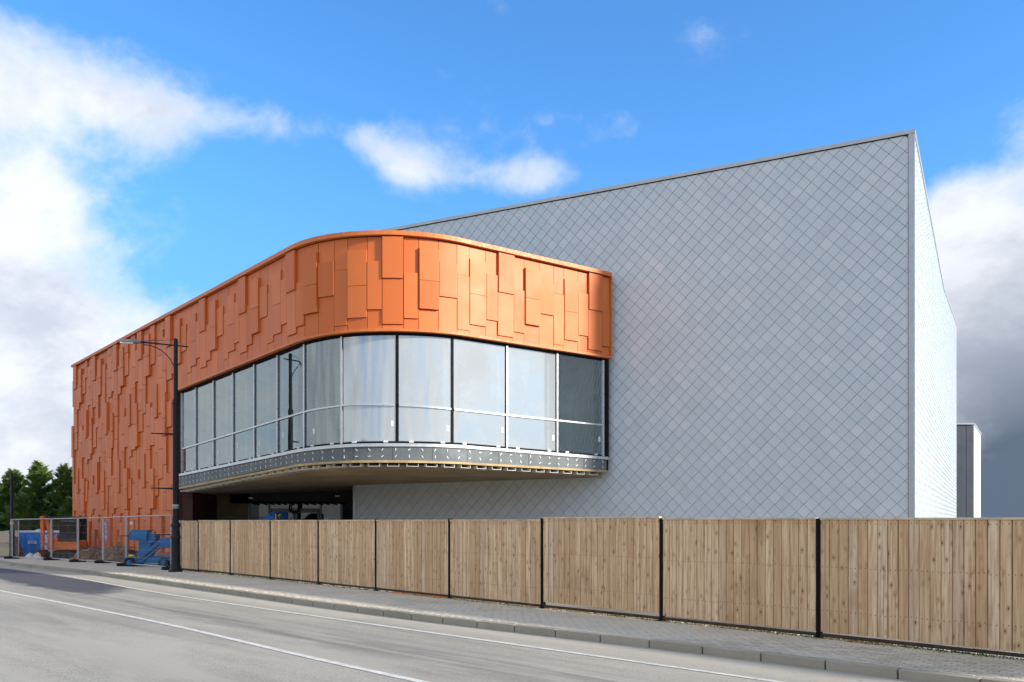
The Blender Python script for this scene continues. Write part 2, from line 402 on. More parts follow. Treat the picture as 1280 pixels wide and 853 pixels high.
def lerp(x, xs, ys):
    if x <= xs[0]: return ys[0]
    for i in range(1, len(xs)):
        if x <= xs[i]: return ys[i - 1] + (ys[i] - ys[i - 1]) * (x - xs[i - 1]) / (xs[i] - xs[i - 1])
    return ys[-1]

# ------------------------------------------------------------------ ground, road, pavement
def catmull(P, n=8):
    out = []
    for i in range(len(P) - 1):
        p0 = P[max(i - 1, 0)]; p1 = P[i]; p2 = P[i + 1]; p3 = P[min(i + 2, len(P) - 1)]
        for k in range(n):
            t = k / n
            out.append(tuple(.5 * ((2 * p1[j]) + (-p0[j] + p2[j]) * t + (2 * p0[j] - 5 * p1[j] + 4 * p2[j] - p3[j]) * t * t + (-p0[j] + 3 * p1[j] - 3 * p2[j] + p3[j]) * t ** 3) for j in (0, 1)))
    out.append(P[-1]); return out
def resample(P, d):
    out = [P[0]]; acc = 0
    for a, b in zip(P, P[1:]):
        L = hypot(b[0] - a[0], b[1] - a[1]); t = d - acc
        while t <= L: out.append((a[0] + (b[0] - a[0]) * t / L, a[1] + (b[1] - a[1]) * t / L)); t += d
        acc = L - (t - d)
    return out
KERB = [(-130, 205), (-56, 89), (-36, 59.5), (-24.5, 42.5), (-18.3, 35.3), (-9.5, 25.4), (-2.6, 17.7), (2.53, 12.72), (5.37, 9.77), (14, .8), (30, -16), (90, -78)]
K = resample(catmull(KERB, 10), 0.915)
def normals(P):
    out = []
    for i in range(len(P)):
        a = P[max(i - 1, 0)]; b = P[min(i + 1, len(P) - 1)]; dx, dy = b[0] - a[0], b[1] - a[1]; L = hypot(dx, dy)
        out.append((dy / L, -dx / L))          # points to the road side
    return out
KN = normals(K)
def off(i, d): return (K[i][0] + KN[i][0] * d, K[i][1] + KN[i][1] * d)

ex = [-3000, 3000]; yy = [-3000, 31, 57, 4000]
g_ = MB()
for a, b in zip(yy, yy[1:]):
    g_.add([(ex[0], a, -.05 + drop(a)), (ex[1], a, -.05 + drop(a)), (ex[1], b, -.05 + drop(b)), (ex[0], b, -.05 + drop(b))], [(0, 1, 2, 3)])
g_.build('ground', 'far', kind='structure')

def strip(d0, d1, z, name, m, nd=1, i0=0, i1=None, attr=False, zf=None):
    i1 = i1 or len(K) - 1; b = MB(); pts = []
    ds = [d0 + (d1 - d0) * k / nd for k in range(nd + 1)]
    for i in range(i0, i1 + 1):
        for d in ds:
            x, y = off(i, d); pts.append((x, y, z + drop(y)))
    n = nd + 1
    b.add(pts, [(r * n + c, r * n + c + 1, (r + 1) * n + c + 1, (r + 1) * n + c) for r in range(i1 - i0) for c in range(nd)])
    o = b.build(name, m, kind='structure')
    if attr:
        a = o.data.attributes.new('kerbdist', 'FLOAT', 'POINT'); p = o.data.attributes.new('shadow_patch', 'FLOAT', 'POINT')
        for r in range(i1 - i0 + 1):
            for c, d in enumerate(ds):
                a.data[r * n + c].value = d
                x, y = off(i0 + r, d)
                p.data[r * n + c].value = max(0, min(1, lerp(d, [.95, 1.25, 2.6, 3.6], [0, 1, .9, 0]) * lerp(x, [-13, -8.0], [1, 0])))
    if o.data.polygons[0].normal.z < 0: o.data.flip_normals()
    return o
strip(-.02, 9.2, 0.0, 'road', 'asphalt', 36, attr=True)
strip(9.2, 12.5, 0.12, 'far_pavement', 'paver')

def line(points, wdt, z, label):
    P = resample(catmull(points, 8), .5); N = normals(P); b = MB(); vs = []
    for i, (p, n) in enumerate(zip(P, N)):
        k = wdt / 2 * (1 + .10 * (rnd.random() - .5))
        for s_ in (-1, 1): vs.append((p[0] + n[0] * k * s_, p[1] + n[1] * k * s_, z + drop(p[1])))
    b.add(vs, [(2 * i, 2 * i + 1, 2 * i + 3, 2 * i + 2) for i in range(len(P) - 1)])
    o = b.build('road_marking', 'line_white', kind='structure')
    if o.data.polygons[0].normal.z < 0: o.data.flip_normals()
line([(-37.6, 58.5), (-25.8, 41.9), (-19.4, 35.4), (-9.85, 24.0), (-3.8, 17.5), (2.4, 11.12), (11, 2.2)], .105, .006, 'edge line')
line([(-41, 56), (-28.6, 40), (-22.5, 33.2), (-14.0, 24.2), (-6.75, 16.7), (-1.4, 10.75), (6.2, 3)], .12, .006, 'centre line')

# kerb: backing haunch + stones
kb = strip(0.0, -.13, .085, 'kerb', 'kerb_stone')
ks = MB().box((0, 0, 0), (.895, .13, .20))
k0 = ks.build('kerbstone', 'kerb_stone', kb, bevel=.012, local=True)
first = True; near = [i for i in range(len(K) - 1) if -3 < K[i][1] < 75]
for i in near:
    a, b = K[i], K[i + 1]; n = KN[i]; x = (a[0] + b[0]) / 2 - n[0] * .062; y = (a[1] + b[1]) / 2 - n[1] * .062
    o = k0 if first else inst(k0, kb, (0, 0, 0)); first = False
    o.location = (x, y, .025 + drop(y) + rnd.uniform(-.004, .004)); o.rotation_euler = (0, 0, atan2(b[1] - a[1], b[0] - a[0]))

# pavement: joint bed + pavers in running bond along the kerb
def pav_w(y): return lerp(y, [9, 14, 22, 31, 43], [2.15, 2.15, 2.6, 2.9, 2.7])
pb = MB(); pv = []; rows = []
for i in range(len(K)):
    x, y = K[i]; rows.append((off(i, -.12), off(i, -.12 - pav_w(y) - .35)))
for a, b in rows: pv += [(a[0], a[1], .108 + drop(a[1])), (b[0], b[1], .108 + drop(b[1]))]
pb.add(pv, [(2 * i, 2 * i + 1, 2 * i + 3, 2 * i + 2) for i in range(len(rows) - 1)])
pav = pb.build('pavement', 'paver_joint', kind='structure')
if pav.data.polygons[0].normal.z < 0: pav.data.flip_normals()
KL = [0]
for a, b in zip(K, K[1:]): KL.append(KL[-1] + hypot(b[0] - a[0], b[1] - a[1]))
def kpos(L, d):
    i = min(int(L / .915), len(K) - 2); t = (L - i * .915) / .915
    a, b = off(i, d), off(i + 1, d); return (a[0] + (b[0] - a[0]) * t, a[1] + (b[1] - a[1]) * t), atan2(b[1] - a[1], b[0] - a[0])
cand = []
L = 0
while L < KL[-1] - 1:
    (x, y), rz = kpos(L, -1)
    if -2 < y < 47 and x > -32:
        for r in range(int(pav_w(y) / .102) + 2):
            LL = L + (.1 if r % 2 else 0); (px, py), rz = kpos(LL, -.185 - r * .102); cand.append((hypot(px, py), px, py, rz, px / max(py, .1)))
    L += .2035
vis = sorted([c for c in cand if abs(c[4]) < .585 and c[2] > 2])
inv = set(id(c) for c in vis[:300])
def paver_mb(x=0, y=0, rz=0, z=0, b=None):
    b = b or MB(); R = Matrix.Rotation(rz, 3, 'Z')
    def P(u, v, h): q = R @ Vector((u, v, 0)); return (x + q.x, y + q.y, z + h)
    A, B, c = .0985, .0475, .006
    vs = [P(-A, -B, -.02), P(A, -B, -.02), P(A, B, -.02), P(-A, B, -.02), P(-A + c, -B + c, .012), P(A - c, -B + c, .012), P(A - c, B - c, .012), P(-A + c, B - c, .012)]
    return b.add(vs, [(4, 5, 6, 7), (0, 1, 5, 4), (1, 2, 6, 5), (2, 3, 7, 6), (3, 0, 4, 7)])
p0 = paver_mb().build('paver', 'paver', pav); first = True
bulk = MB()
for c in cand:
    z = .112 + drop(c[2]) + rnd.uniform(-.003, .003)
    if id(c) in inv:
        o = p0 if first else inst(p0, pav, (0, 0, 0)); first = False
        o.location = (c[1], c[2], z); o.rotation_euler = (0, 0, c[3])
    else: paver_mb(c[1], c[2], c[3], z, bulk)
bulk.build('paver', 'paver', pav, kind='stuff')

gt_ = MB(); KT = sum(1 for q in K if q[1] > 4)
for k in range(5200):
    L = rnd.uniform(60, 205); (x, y), rz = kpos(L, .03 + abs(rnd.gauss(0, .16)) + (rnd.random() < .12) * rnd.uniform(0, 1.2))
    if not 5 < y < 40: continue
    q = rnd.uniform(.004, .011) * (1.8 if rnd.random() < .03 else 1); gt_.box((x, y, .002 + q * .3 + drop(y)), (q * 2, q * 1.4, q), rnd.uniform(0, 3))
tag(gt_.build('grit', 'sand'), 'loose grit and small stones swept against the kerb', 'grit', kind='stuff')
# ground of the building site behind the fence line
sv = []
for i in range(len(K)):
    a = rows[i][1]; n = KN[i]
    for d in (0, 6, 14, 30, 90):
        q = (a[0] - n[0] * (d - .06), a[1] - n[1] * (d - .06)); sv.append((q[0], q[1], .085 + drop(q[1])))
sb = MB().add(sv, [(5 * i + k, 5 * i + k + 1, 5 * i + 6 + k, 5 * i + 5 + k) for i in range(len(K) - 1) for k in range(4)])
so_ = sb.build('building_site_ground', 'site', kind='structure')
if so_.data.polygons[0].normal.z < 0: so_.data.flip_normals()

# ------------------------------------------------------------------ grey tiled hall
HT = 11.97 + EYE
LE = Vector((-6.60, 37.16)); fa = Vector((.8830, -.4693)); fn = Vector((-.4693, -.8830)); FU = 21.36
AC = LE + fa * FU; sa = Vector((.4719, .8816)); sn = Vector((.8816, -.4719)); SU = 42.4; SK = 20.7; HT2 = 14.35 + EYE
hall = empty('tiled_hall', (AC.x, AC.y, 0), 'large windowless hall clad in grey diamond tiles, its right side bright in the sun', 'building')
def W3(O, a, n, u, d, z): return (O.x + a.x * u + n.x * d, O.y + a.y * u + n.y * d, z)
core = MB()
B1 = AC + sa * SK; B2 = AC + sa * SU; B3 = LE + sa * SU; B4 = LE + sa * SK
cp = [LE, AC, B1, B4]; core.prism([(p.x, p.y) for p in cp], -.2, HT - .06)
core.prism([(B4.x, B4.y), (B1.x, B1.y), (B2.x, B2.y), (B3.x, B3.y)], -.2, [HT - .06, HT - .06, HT2 - .06, HT2 - .06])
core.build('wall', 'tile_back', hall)
TD = .23
def clip(poly, lim):
    for (a, b, c) in lim:            # keep a*u+b*z<=c
        out = []
        for i in range(len(poly)):
            p, q = poly[i], poly[(i + 1) % len(poly)]; dp = a * p[0] + b * p[1] - c; dq = a * q[0] + b * q[1] - c
            if dp <= 0: out.append(p)
            if dp * dq < 0: t = dp / (dp - dq); out.append((p[0] + (q[0] - p[0]) * t, p[1] + (q[1] - p[1]) * t))
        poly = out
        if len(poly) < 3: return []
    return poly
def tiles(O, a, n, u0, u1, z0, lims, skip=None):
    res = []; nr = int(18 / TD)
    for r in range(nr):
        zc = z0 + r * TD; k = int(u0 / (2 * TD)) - 1
        while True:
            uc = k * 2 * TD + (TD if r % 2 else 0); k += 1
            if uc - TD > u1: break
            if uc + TD < u0 or (skip and skip(uc, zc)): continue
            h = TD - .0065
            full = [(uc - h, zc), (uc, zc - h), (uc + h, zc), (uc, zc + h)]
            pl = clip(full, lims)
            if len(pl) >= 3:
                ar = abs(sum(pl[i][0] * pl[(i + 1) % len(pl)][1] - pl[(i + 1) % len(pl)][0] * pl[i][1] for i in range(len(pl)))) / 2
                if ar > .004: res.append((uc, zc, pl, ar > 2 * h * h * .99))
    return res
def dep(z, zc): return .030 - .020 * (z - zc + TD) / (2 * TD)
front = tiles(AC, -fa, fn, .14, FU - .0, -.1, [(-1, 0, -.15), (1, 0, FU), (0, 1, HT - .14), (0, -1, .0)], lambda u, z: FU - u < 10.9 and 4.1 < z < 10.3)
full = [t for t in front if t[3] and t[1] > 2.1]; full.sort(key=lambda t: t[0] + .02 * t[1]); indiv = full[:300]; ids = set(id(t) for t in indiv)
h = TD - .0065
tb = MB()
vs = [(-h, 0), (0, -h), (h, 0), (0, h)]
tb.add([(x, -dep(z, 0), z) for x, z in vs] + [(x, 0, z) for x, z in vs], [(0, 1, 2, 3), (0, 4, 5, 1), (1, 5, 6, 2), (2, 6, 7, 3), (3, 7, 4, 0)])
t0 = tb.build('tile', M_TI, hall, local=True); rzf = atan2(fa.y, fa.x); first = True
for (uc, zc, pl, f_) in indiv:
    p = W3(AC, -fa, fn, uc, .001, zc)
    o = t0 if first else inst(t0, hall, (0, 0, 0)); first = False
    o.location = Vector(p) - origin(hall); o.rotation_euler = (rnd.uniform(-.004, .004), 0, rzf + rnd.uniform(-.006, .006))
st = MB()
def add_tiles(lst, O, a, n):
    for (uc, zc, pl, f_) in lst:
        if id(lst) and id((uc)) is None: continue
        j = rnd.uniform(0, .003); nn = len(pl)
        vs = [W3(O, a, n, u, dep(z, zc) + j, z) for u, z in pl] + [W3(O, a, n, u, .0, z) for u, z in pl]
        st.add(vs, [tuple(range(nn))] + [(i, nn + i, nn + (i + 1) % nn, (i + 1) % nn) for i in range(nn)], rnd.random())
add_tiles([t for t in front if id(t) not in ids], AC, -fa, fn)
s1 = tiles(AC, sa, sn, .1, SK, -.1, [(-1, 0, -.1), (1, 0, SK), (0, 1, HT - .14), (0, -1, 0)])
slope = (HT2 - HT) / (SU - SK)
s2 = tiles(AC, sa, sn, SK, SU, -.1, [(-1, 0, -SK), (1, 0, SU), (-slope, 1, HT - .14 - slope * SK), (0, -1, 0)])
add_tiles(s1 + s2, AC, sa, sn)
so2 = st.build('tile', M_TIS, hall, kind='stuff', tone=True)
bm = bmesh.new(); bm.from_mesh(so2.data); bmesh.ops.recalc_face_normals(bm, faces=bm.faces); bm.to_mesh(so2.data); bm.free()
# copings and corner trim
cb = MB()
def ridge(p, q, zp, zq, n, wd=.34, hh=.12, out=.06):
    d = (q - p).normalized(); m = n
    vs = []
    for pt_, z in ((p, zp), (q, zq)):
        for o_, zz in ((out, z - hh), (out, z), (out - wd, z + .02), (out - wd, z - hh)): vs.append((pt_.x + m.x * o_, pt_.y + m.y * o_, zz))
    cb.add(vs, [(0, 1, 2, 3), (7, 6, 5, 4), (0, 4, 5, 1), (1, 5, 6, 2), (2, 6, 7, 3), (3, 7, 4, 0)])
ridge(LE, AC + fa * .06, HT, HT, fn); 
ridge(AC, B1, HT + .003, HT + .003, sn); ridge(B1, B2, HT + .003, HT2, sn)
cb.build('coping', 'coping_grey', hall)
tr = MB(); tr.prism([tuple(AC + fn * .045 - fa * .13), tuple(AC + fn * .045 + fa * .045), tuple(AC + fa * .045 + sa * .10), tuple(AC + sa * .10 - fa * .02), tuple(AC - fa * .13)], 0, HT - .123)
tr.prism([tuple(LE + fn * .05 + fa * .10), tuple(LE + fn * .05 - fa * .03), tuple(LE - fa * .03 + sa * .05), tuple(LE + fa * .10)], 0, HT - .123)
tr.build('corner_trim', 'coping_grey', hall)
# shadow gap under the coping
MB().beam(W3(LE, fa, fn, 0, .03, HT - .135), W3(LE, fa, fn, FU - .14, .03, HT - .135), .02, .025).build('coping_gap', 'gasket_black', hall)

# ------------------------------------------------------------------ orange clad wing
U1 = Vector((.6338, -.7737)).normalized(); U2 = Vector((.8, .6)); L0 = Vector((-24.7, 50.1)); RAD = 3.9
A0, A1S, SEND = 28.025, 33.984, 40.26
C0 = Vector((-3.920, 30.8885)); TH0 = radians(-140.676); E1 = Vector((-1.580, 27.7685))
def path(s, d=0.0):
    if s < A0: n = Vector((U1.y, -U1.x)); p = L0 + U1 * s
    elif s < A1S:
        t = TH0 + (s - A0) / RAD; n = Vector((cos(t), sin(t))); p = C0 + n * RAD
    else: n = Vector((U2.y, -U2.x)); p = E1 + U2 * (s - A1S)
    if s < A0: n = Vector((-.7737, -.6338))
    return p + n * d
def samples(s0, s1, st_=.25):
    out = [s0]
    k = [x for x in (A0, A1S) if s0 < x < s1]
    n = 0
    x = A0
    while x < A1S:
        if s0 < x < s1: out.append(x)
        x += st_
    out += [x for x in (A1S,) if s0 < x < s1] + [s1]
    return sorted(set(out))
ROOF = 8.80 + EYE
SS = [17.3, 26.5, 30.5, 34.0, 40.05]
def zhead(s): return lerp(s, SS, [7.25, 7.47, 7.62, 7.66, 7.64])
def ztran(s): return lerp(s, SS, [4.87, 5.24, 5.46, 5.37, 5.29])
def zsill(s): return lerp(s, SS, [3.84, 4.12, 4.25, 4.27, 4.17])
def zbot(s): return lerp(s, SS, [3.21, 3.60, 3.67, 3.67, 3.62])
ZPL = .56
SB = 17.08                         # where the glazed part starts
wing = empty('orange_wing', (C0.x, C0.y, 0), 'cinema wing clad in staggered orange metal panels with a curved glazed front', 'building')
def band(b, s0, s1, d0, d1, zl, zh, st_=.25, ends=True):
    """solid strip that follows the wall line between offsets d0 (inner) and d1 (outer)"""
    S = samples(s0, s1, st_); vs = []
    for s in S:
        lo = zl(s) if callable(zl) else zl; hi = zh(s) if callable(zh) else zh
        for d, z in ((d1, lo), (d1, hi), (d0, hi), (d0, lo)):
            p = path(s, d); vs.append((p.x, p.y, z))
    n = len(S); fs = [(4 * i + k, 4 * i + 4 + k, 4 * i + 4 + (k + 1) % 4, 4 * i + (k + 1) % 4) for i in range(n - 1) for k in range(4)]
    if ends: fs += [(0, 1, 2, 3), (4 * n - 1, 4 * n - 2, 4 * n - 3, 4 * n - 4)]
    b.add(vs, fs); return b
cb = MB(); band(cb, 0, SB, -.30, 0, ZPL, ROOF - .1); band(cb, SB, SEND, -.30, 0, zhead, ROOF - .1)
back = [L0, L0 + Vector((.7737, .6338)) * 22]
cb.beam((back[0].x, back[0].y, 0), (back[0].x, back[0].y, .01), .01, .01)
cb.build('wall', 'orange_back', wing)
# blind left end wall, flat roof
eb = MB(); q = L0 + Vector((.7737, .6338)) * .3; q2 = L0 + Vector((.7737, .6338)) * 22
eb.prism([tuple(q), tuple(q + U1 * .3), tuple(q2 + U1 * .3), tuple(q2)], -.4, ROOF - .1); eb.build('end_wall', 'orange_trim', wing)
rp = [path(s, -.25) for s in samples(0, SEND)]
poly = [tuple(p) for p in rp] + [(5.4, 34.0), (-5.0, 37.8), (2, 52), (-6, 63)]
MB().prism(poly, ROOF - .35, ROOF - .2).build('roof', 'spandrel_grey', wing)
# plinth under the tall part, block by block
pl = MB(); band(pl, .05, SB, -.30, -.10, -.4, ZPL - .05); plo = pl.build('plinth', 'tile_back', wing)
pk = MB().box((0, 0, 0), (.43, .03, .205)); pk0 = pk.build('block', 'block_grey', plo, local=True); first = True
rz1 = atan2(U1.y, U1.x)
for r in range(3):
    s = .05 + (.22 if r % 2 else 0)
    while s + .44 < SB:
        p = path(s + .22, -.09); z = ZPL - .17 - r * .218
        o = pk0 if first else inst(pk0, plo, (0, 0, 0)); first = False
        o.location = Vector((p.x, p.y, z)) - origin(plo); o.rotation_euler = (0, 0, rz1); s += .442
# panels
WID = [.63, .455, .64, .455, .63, .62, .455]
PAT = [((.13, .50, .83), (0, 1, 1, 0)), ((.25, .75), (0, 1, 0)), ((.43, .90), (2, 1, 0)), ((.36, .835), (0, 1, 0)),
       ((.10, .435, .73), (0, 2, 2, 0)), ((.22, .58), (0, 1, 0)), ((.32, .90), (0, .4, 0))]
DEP = lambda k: .030 + .046 * k
cols = []; s = 30.37; i = 0
while s < SEND - .05: wdt = WID[i % 7]; cols.append((s, min(s + wdt, SEND), i % 7)); s += wdt; i += 1
s = 30.37; i = -1
while s > .02: wdt = WID[i % 7]; cols.append((max(0, s - wdt), s, i % 7)); s -= wdt; i -= 1
panels = []
HB = 2.95; ZT = ROOF - .16
for (a, b, k) in cols:
    mid = (a + b) / 2; low = ZPL if mid < SB else zhead(mid) + .10
    joints = [ZT]; lev = []
    tier = 0; z = ZT
    while z > low:
        kk = (k + 3 * tier) % 7; fr, lv = PAT[kk]
        top = ZT - tier * HB; H = HB if tier or mid < SB else HB
        for q, fq in enumerate(list(fr)):
            zz = top - fq * H + (rnd.uniform(-.12, .12) if tier else 0)
            lev.append(lv[q]); joints.append(zz)
        if tier or mid < SB:
            pass
        z = top - HB; tier += 1
        if mid >= SB: lev.append(lv[-1]); joints.append(low); break
    jj = [joints[0]]; ll = []
    for q in range(1, len(joints)):
        zz = max(joints[q], low)
        if jj[-1] - zz > .05: jj.append(zz); ll.append(lev[q - 1])
        if zz <= low: break
    if jj[-1] > low: jj.append(low); ll.append(0)
    if mid < SB: ll = [(l * 1.35 if l else (1.6 if rnd.random() < .30 else 0)) for l in ll]
    for q in range(len(ll)): panels.append((a, b, jj[q + 1], jj[q], ll[q]))
def panel_vs(a, b, z0, z1, lv):
    g = .007 if a > SB else .011; d = DEP(lv) + rnd.uniform(-.003, .003)
    if a < SB < b: (a, b) = (a, b)
    p0, p1 = path(a + g), path(b - g); t = (p1 - p0).normalized(); n = Vector((t.y, -t.x))
    q0, q1 = p0 + n * d, p1 + n * d; r0, r1 = p0 - n * .02, p1 - n * .02
    # gentle extra facet on the curve
    if b > A0 and a < A1S:
        m = path((a + b) / 2); qm = m + n * d; rm = m - n * .02
        ring = [q0, qm, q1]; rb = [r0, rm, r1]
    else: ring = [q0, q1]; rb = [r0, r1]
    n_ = len(ring); zt = z1 - g; zb = z0 + g
    vs = [(p.x, p.y, zb) for p in ring] + [(p.x, p.y, zt) for p in ring] + [(p.x, p.y, zb) for p in rb] + [(p.x, p.y, zt) for p in rb]
    fs = []
    for i_ in range(n_ - 1):
        fs += [(i_, i_ + 1, n_ + i_ + 1, n_ + i_), (n_ + i_, n_ + i_ + 1, 3 * n_ + i_ + 1, 3 * n_ + i_), (i_, 2 * n_ + i_, 2 * n_ + i_ + 1, i_ + 1)]
    fs += [(0, n_, 3 * n_, 2 * n_), (n_ - 1, 3 * n_ - 1, 4 * n_ - 1, 2 * n_ - 1)]
    return vs, fs
def psize(p):
    y = path((p[0] + p[1]) / 2).y; return (p[1] - p[0]) * (p[3] - p[2]) / y ** 2 * (1 if p[0] > 27 else .55)
panels.sort(key=psize, reverse=True); restp = MB()
for n_i, p in enumerate(panels):
    vs, fs = panel_vs(*p)
    if n_i < 300:
        c = path((p[0] + p[1]) / 2); MB().add(vs, fs).build('panel', M_OR, wing, at=tuple(Vector((c.x, c.y, p[2])) - origin(wing)), smooth=True)
    else: restp.add(vs, fs, rnd.random())
# (local offsets of the single panels)
for o in kids(wing):
    if o.name.startswith('panel'):
        pass
ro = restp.build('panel', M_ORS, wing, kind='stuff', tone=True)
bm = bmesh.new(); bm.from_mesh(ro.data); bmesh.ops.recalc_face_normals(bm, faces=bm.faces); bm.to_mesh(ro.data); bm.free()
b = MB(); band(b, 0, SEND, -.35, .17, ROOF - .13, ROOF); b.build('coping', 'orange_trim', wing)
b = MB(); band(b, SB, SEND, -.12, .15, lambda s: zhead(s) + .01, lambda s: zhead(s) + .085); b.build('lower_trim', 'orange_trim', wing)
b = MB(); band(b, 0, SB, -.05, .06, ZPL - .06, ZPL - .005); b.build('base_trim', 'orange_trim', wing)
# end cap of the tall part and of the right end
def upright(s, d0, d1, z0, z1, th, name, m):
    b = MB(); band(b, s, s + th, d0, d1, z0, z1); return b.build(name, m, wing)
upright(SB - .01, -.3, .03, ZPL, zhead(SB), .03, 'edge_trim', 'orange_back')
b = MB(); band(b, SEND, SEND + .03, -.5, .13, lambda s: zhead(40) , ROOF); b.build('edge_trim', 'orange_trim', wing)
# glazing
MUL = [17.32, 18.95, 20.85, 22.75, 24.65, 26.55, 28.47, 30.10, 31.90, 33.70, 35.80, 37.93, 40.04]
b = MB(); band(b, SB + .05, SEND, -.34, -.06, lambda s: zhead(s) - .07, lambda s: zhead(s) + .01); b.build('head_gasket', 'gasket_black', wing)
GD = -.10
for i in range(len(MUL) - 1):
    a, bb = MUL[i] + .02, MUL[i + 1] - .02
    m = 'glass' if i < 7 or i >= 11 else 'glass_film'
    for (zl, zh) in ((ztran, lambda s: zhead(s) - .05), (lambda s: zsill(s) + .05, ztran)):
        g = MB(); S = samples(a, bb, .12); vs = []
        for s in S:
            for d in (GD, GD - .022):
                p = path(s, d); vs += [(p.x, p.y, zl(s) + .025), (p.x, p.y, zh(s) - .025)]
        n = len(S)
        fs = [(4 * k, 4 * k + 4, 4 * k + 5, 4 * k + 1) for k in range(n - 1)]
        # single sheet: the pane is a thin layer, edges closed by the frame
        g.add(vs, fs)
        o = g.build('window', m, wing, smooth=False)
        if Vector(o.data.polygons[0].normal[:2]).dot(path((a + bb) / 2, 1) - path((a + bb) / 2, 0)) < 0: o.data.flip_normals()
        for p_ in o.data.polygons: p_.use_smooth = True
        # inspection stickers stuck low on the pane
        if zh is ztran and i not in (1,):
            sg = MB(); ss = bb - .18 if i >= 7 else a + .25 + .35 * rnd.random()
            band(sg, ss, ss + .09, GD + .004, GD + .008, zsill(ss) + .42 + .1 * (i % 2), zsill(ss) + .60 + .1 * (i % 2)); sg.build('sticker', 'sticker_white', o)
    # clips at the foot of the pane
    cl = MB()
    for s in (a + .35, bb - .4): band(cl, s, s + .14, GD + .01, -.05, zsill(s) + .03, zsill(s) + .085)
    cl.build('glazing_clip', 'bracket_white', wing)
for i, s in enumerate(MUL):
    blk = i in (8, 9)
    wd = .10 if blk else .055
    if i == len(MUL) - 1: wd = .09
    b = MB(); band(b, s - wd / 2, s + wd / 2, -.20, -.045 if not blk else -.085, lambda q: zsill(q) + .02, lambda q: zhead(q) - .05)
    b.build('mullion', 'gasket_black' if blk else 'frame_alu', wing)
    if not blk and 0 < i < 12:
        b = MB(); band(b, s - wd / 2 - .022, s + wd / 2 + .022, -.16, -.092, lambda q: zsill(q) + .03, lambda q: zhead(q) - .06); b.build('mullion_gasket', 'gasket_black', wing)
b = MB(); band(b, MUL[0], MUL[8] - .06, -.18, -.048, lambda s: ztran(s) - .026, lambda s: ztran(s) + .026, .12); b.build('transom', 'frame_alu', wing)
b = MB(); band(b, MUL[8] + .06, MUL[9] - .06, -.18, -.048, lambda s: ztran(s) - .026, lambda s: ztran(s) + .026, .12); b.build('transom', 'frame_alu', wing)
b = MB(); band(b, MUL[9] + .06, MUL[12], -.18, -.048, lambda s: ztran(s) - .026, lambda s: ztran(s) + .026, .12); b.build('transom', 'frame_alu', wing)
b = MB(); band(b, 40.10, SEND + .02, -.5, -.02, lambda s: zsill(s) - .05, lambda s: zhead(s)); b.build('end_gasket', 'gasket_black', wing)
b = MB(); band(b, SB + .03, 40.10, -.20, -.07, lambda s: zsill(s) - .0, lambda s: zsill(s) + .055); b.build('sill_gasket', 'gasket_black', wing)
b = MB(); band(b, SB + .03, 40.2, -.22, .045, lambda s: zsill(s) - .10, lambda s: zsill(s) - .003); b.build('sill', 'frame_alu', wing)
# spandrel boards
sp = MB(); band(sp, SB + .03, SEND, -.25, -.03, lambda s: zbot(s) + .03, lambda s: zsill(s) - .10); spo = sp.build('spandrel', 'gasket_black', wing)
s = SB + .05; k = 0
while s < 40.1:
    e = min(s + 1.22, 40.15); b = MB(); band(b, s, e - .012, -.03, .0, lambda q: zbot(q) + .07, lambda q: zsill(q) - .105); b.build('spandrel_board', 'spandrel_grey', spo); s = e
fx = MB(); s = SB + .2
while s < 40.1:
    for fr in (.30, .80):
        z = zbot(s) + .07 + (zsill(s) - .11 - zbot(s) - .07) * fr; p = path(s, .006); q = path(s + .05, .006); t = (q - p).normalized()
        an = rnd.choice((.5, 1.0, 2.2, 1.6, .1)); hl = .045
        d3 = Vector((t.x * cos(an), t.y * cos(an), sin(an)))
        fx.beam(Vector((p.x, p.y, z)) - d3 * hl, Vector((p.x, p.y, z)) + d3 * hl, .012, .026)
    s += .405
fx.build('fixing_clip', 'bracket_white', spo, kind='stuff')
b = MB(); band(b, SB + .03, 40.22, -.18, .02, lambda s: zbot(s), lambda s: zbot(s) + .068); b.build('timber_edge', 'timber_strip', wing)
# ends of the galvanised soffit channels under the edge
s = SB + .3; c0 = MB().box((0, 0, 0), (.36, .75, .012)).box((-.174, 0, .045), (.012, .75, .08)).box((.174, 0, .045), (.012, .75, .08)).build('soffit_channel', 'bracket_white', wing, local=True); first = True
while s < 40.05:
    p = path(s, -.42); a = path(s - .02); bq = path(s + .02); o = c0 if first else inst(c0, wing, (0, 0, 0)); first = False
    o.location = Vector((p.x, p.y, zbot(s) - .105)) - origin(wing); o.rotation_euler = (0, 0, atan2(bq.y - a.y, bq.x - a.x)); s += .60
# soffit with depth
SP = samples(SB + .03, 40.2); edge = [(path(s, -.30), zbot(s) - .14) for s in SP]
inn = [Vector((2.9, 32.4)), Vector((-6.4, 38.0)), Vector((-4.5, 41.0)), Vector((-13.4, 41.0))]
iz = [3.46, 3.38, 3.3, 3.05]
sv = MB(); P = edge + list(zip(inn, iz)); n = len(P)
vs = [(p.x, p.y, z) for p, z in P] + [(p.x, p.y, z + .10) for p, z in P]
sv.add(vs, [tuple(range(n)), tuple(range(n, 2 * n))[::-1]] + [(i, (i + 1) % n, n + (i + 1) % n, n + i) for i in range(n)])
sof = sv.build('soffit', 'soffit_board', wing)
bm = bmesh.new(); bm.from_mesh(sof.data); bmesh.ops.triangulate(bm, faces=[f for f in bm.faces if len(f.verts) > 4]); bm.to_mesh(sof.data); bm.free()
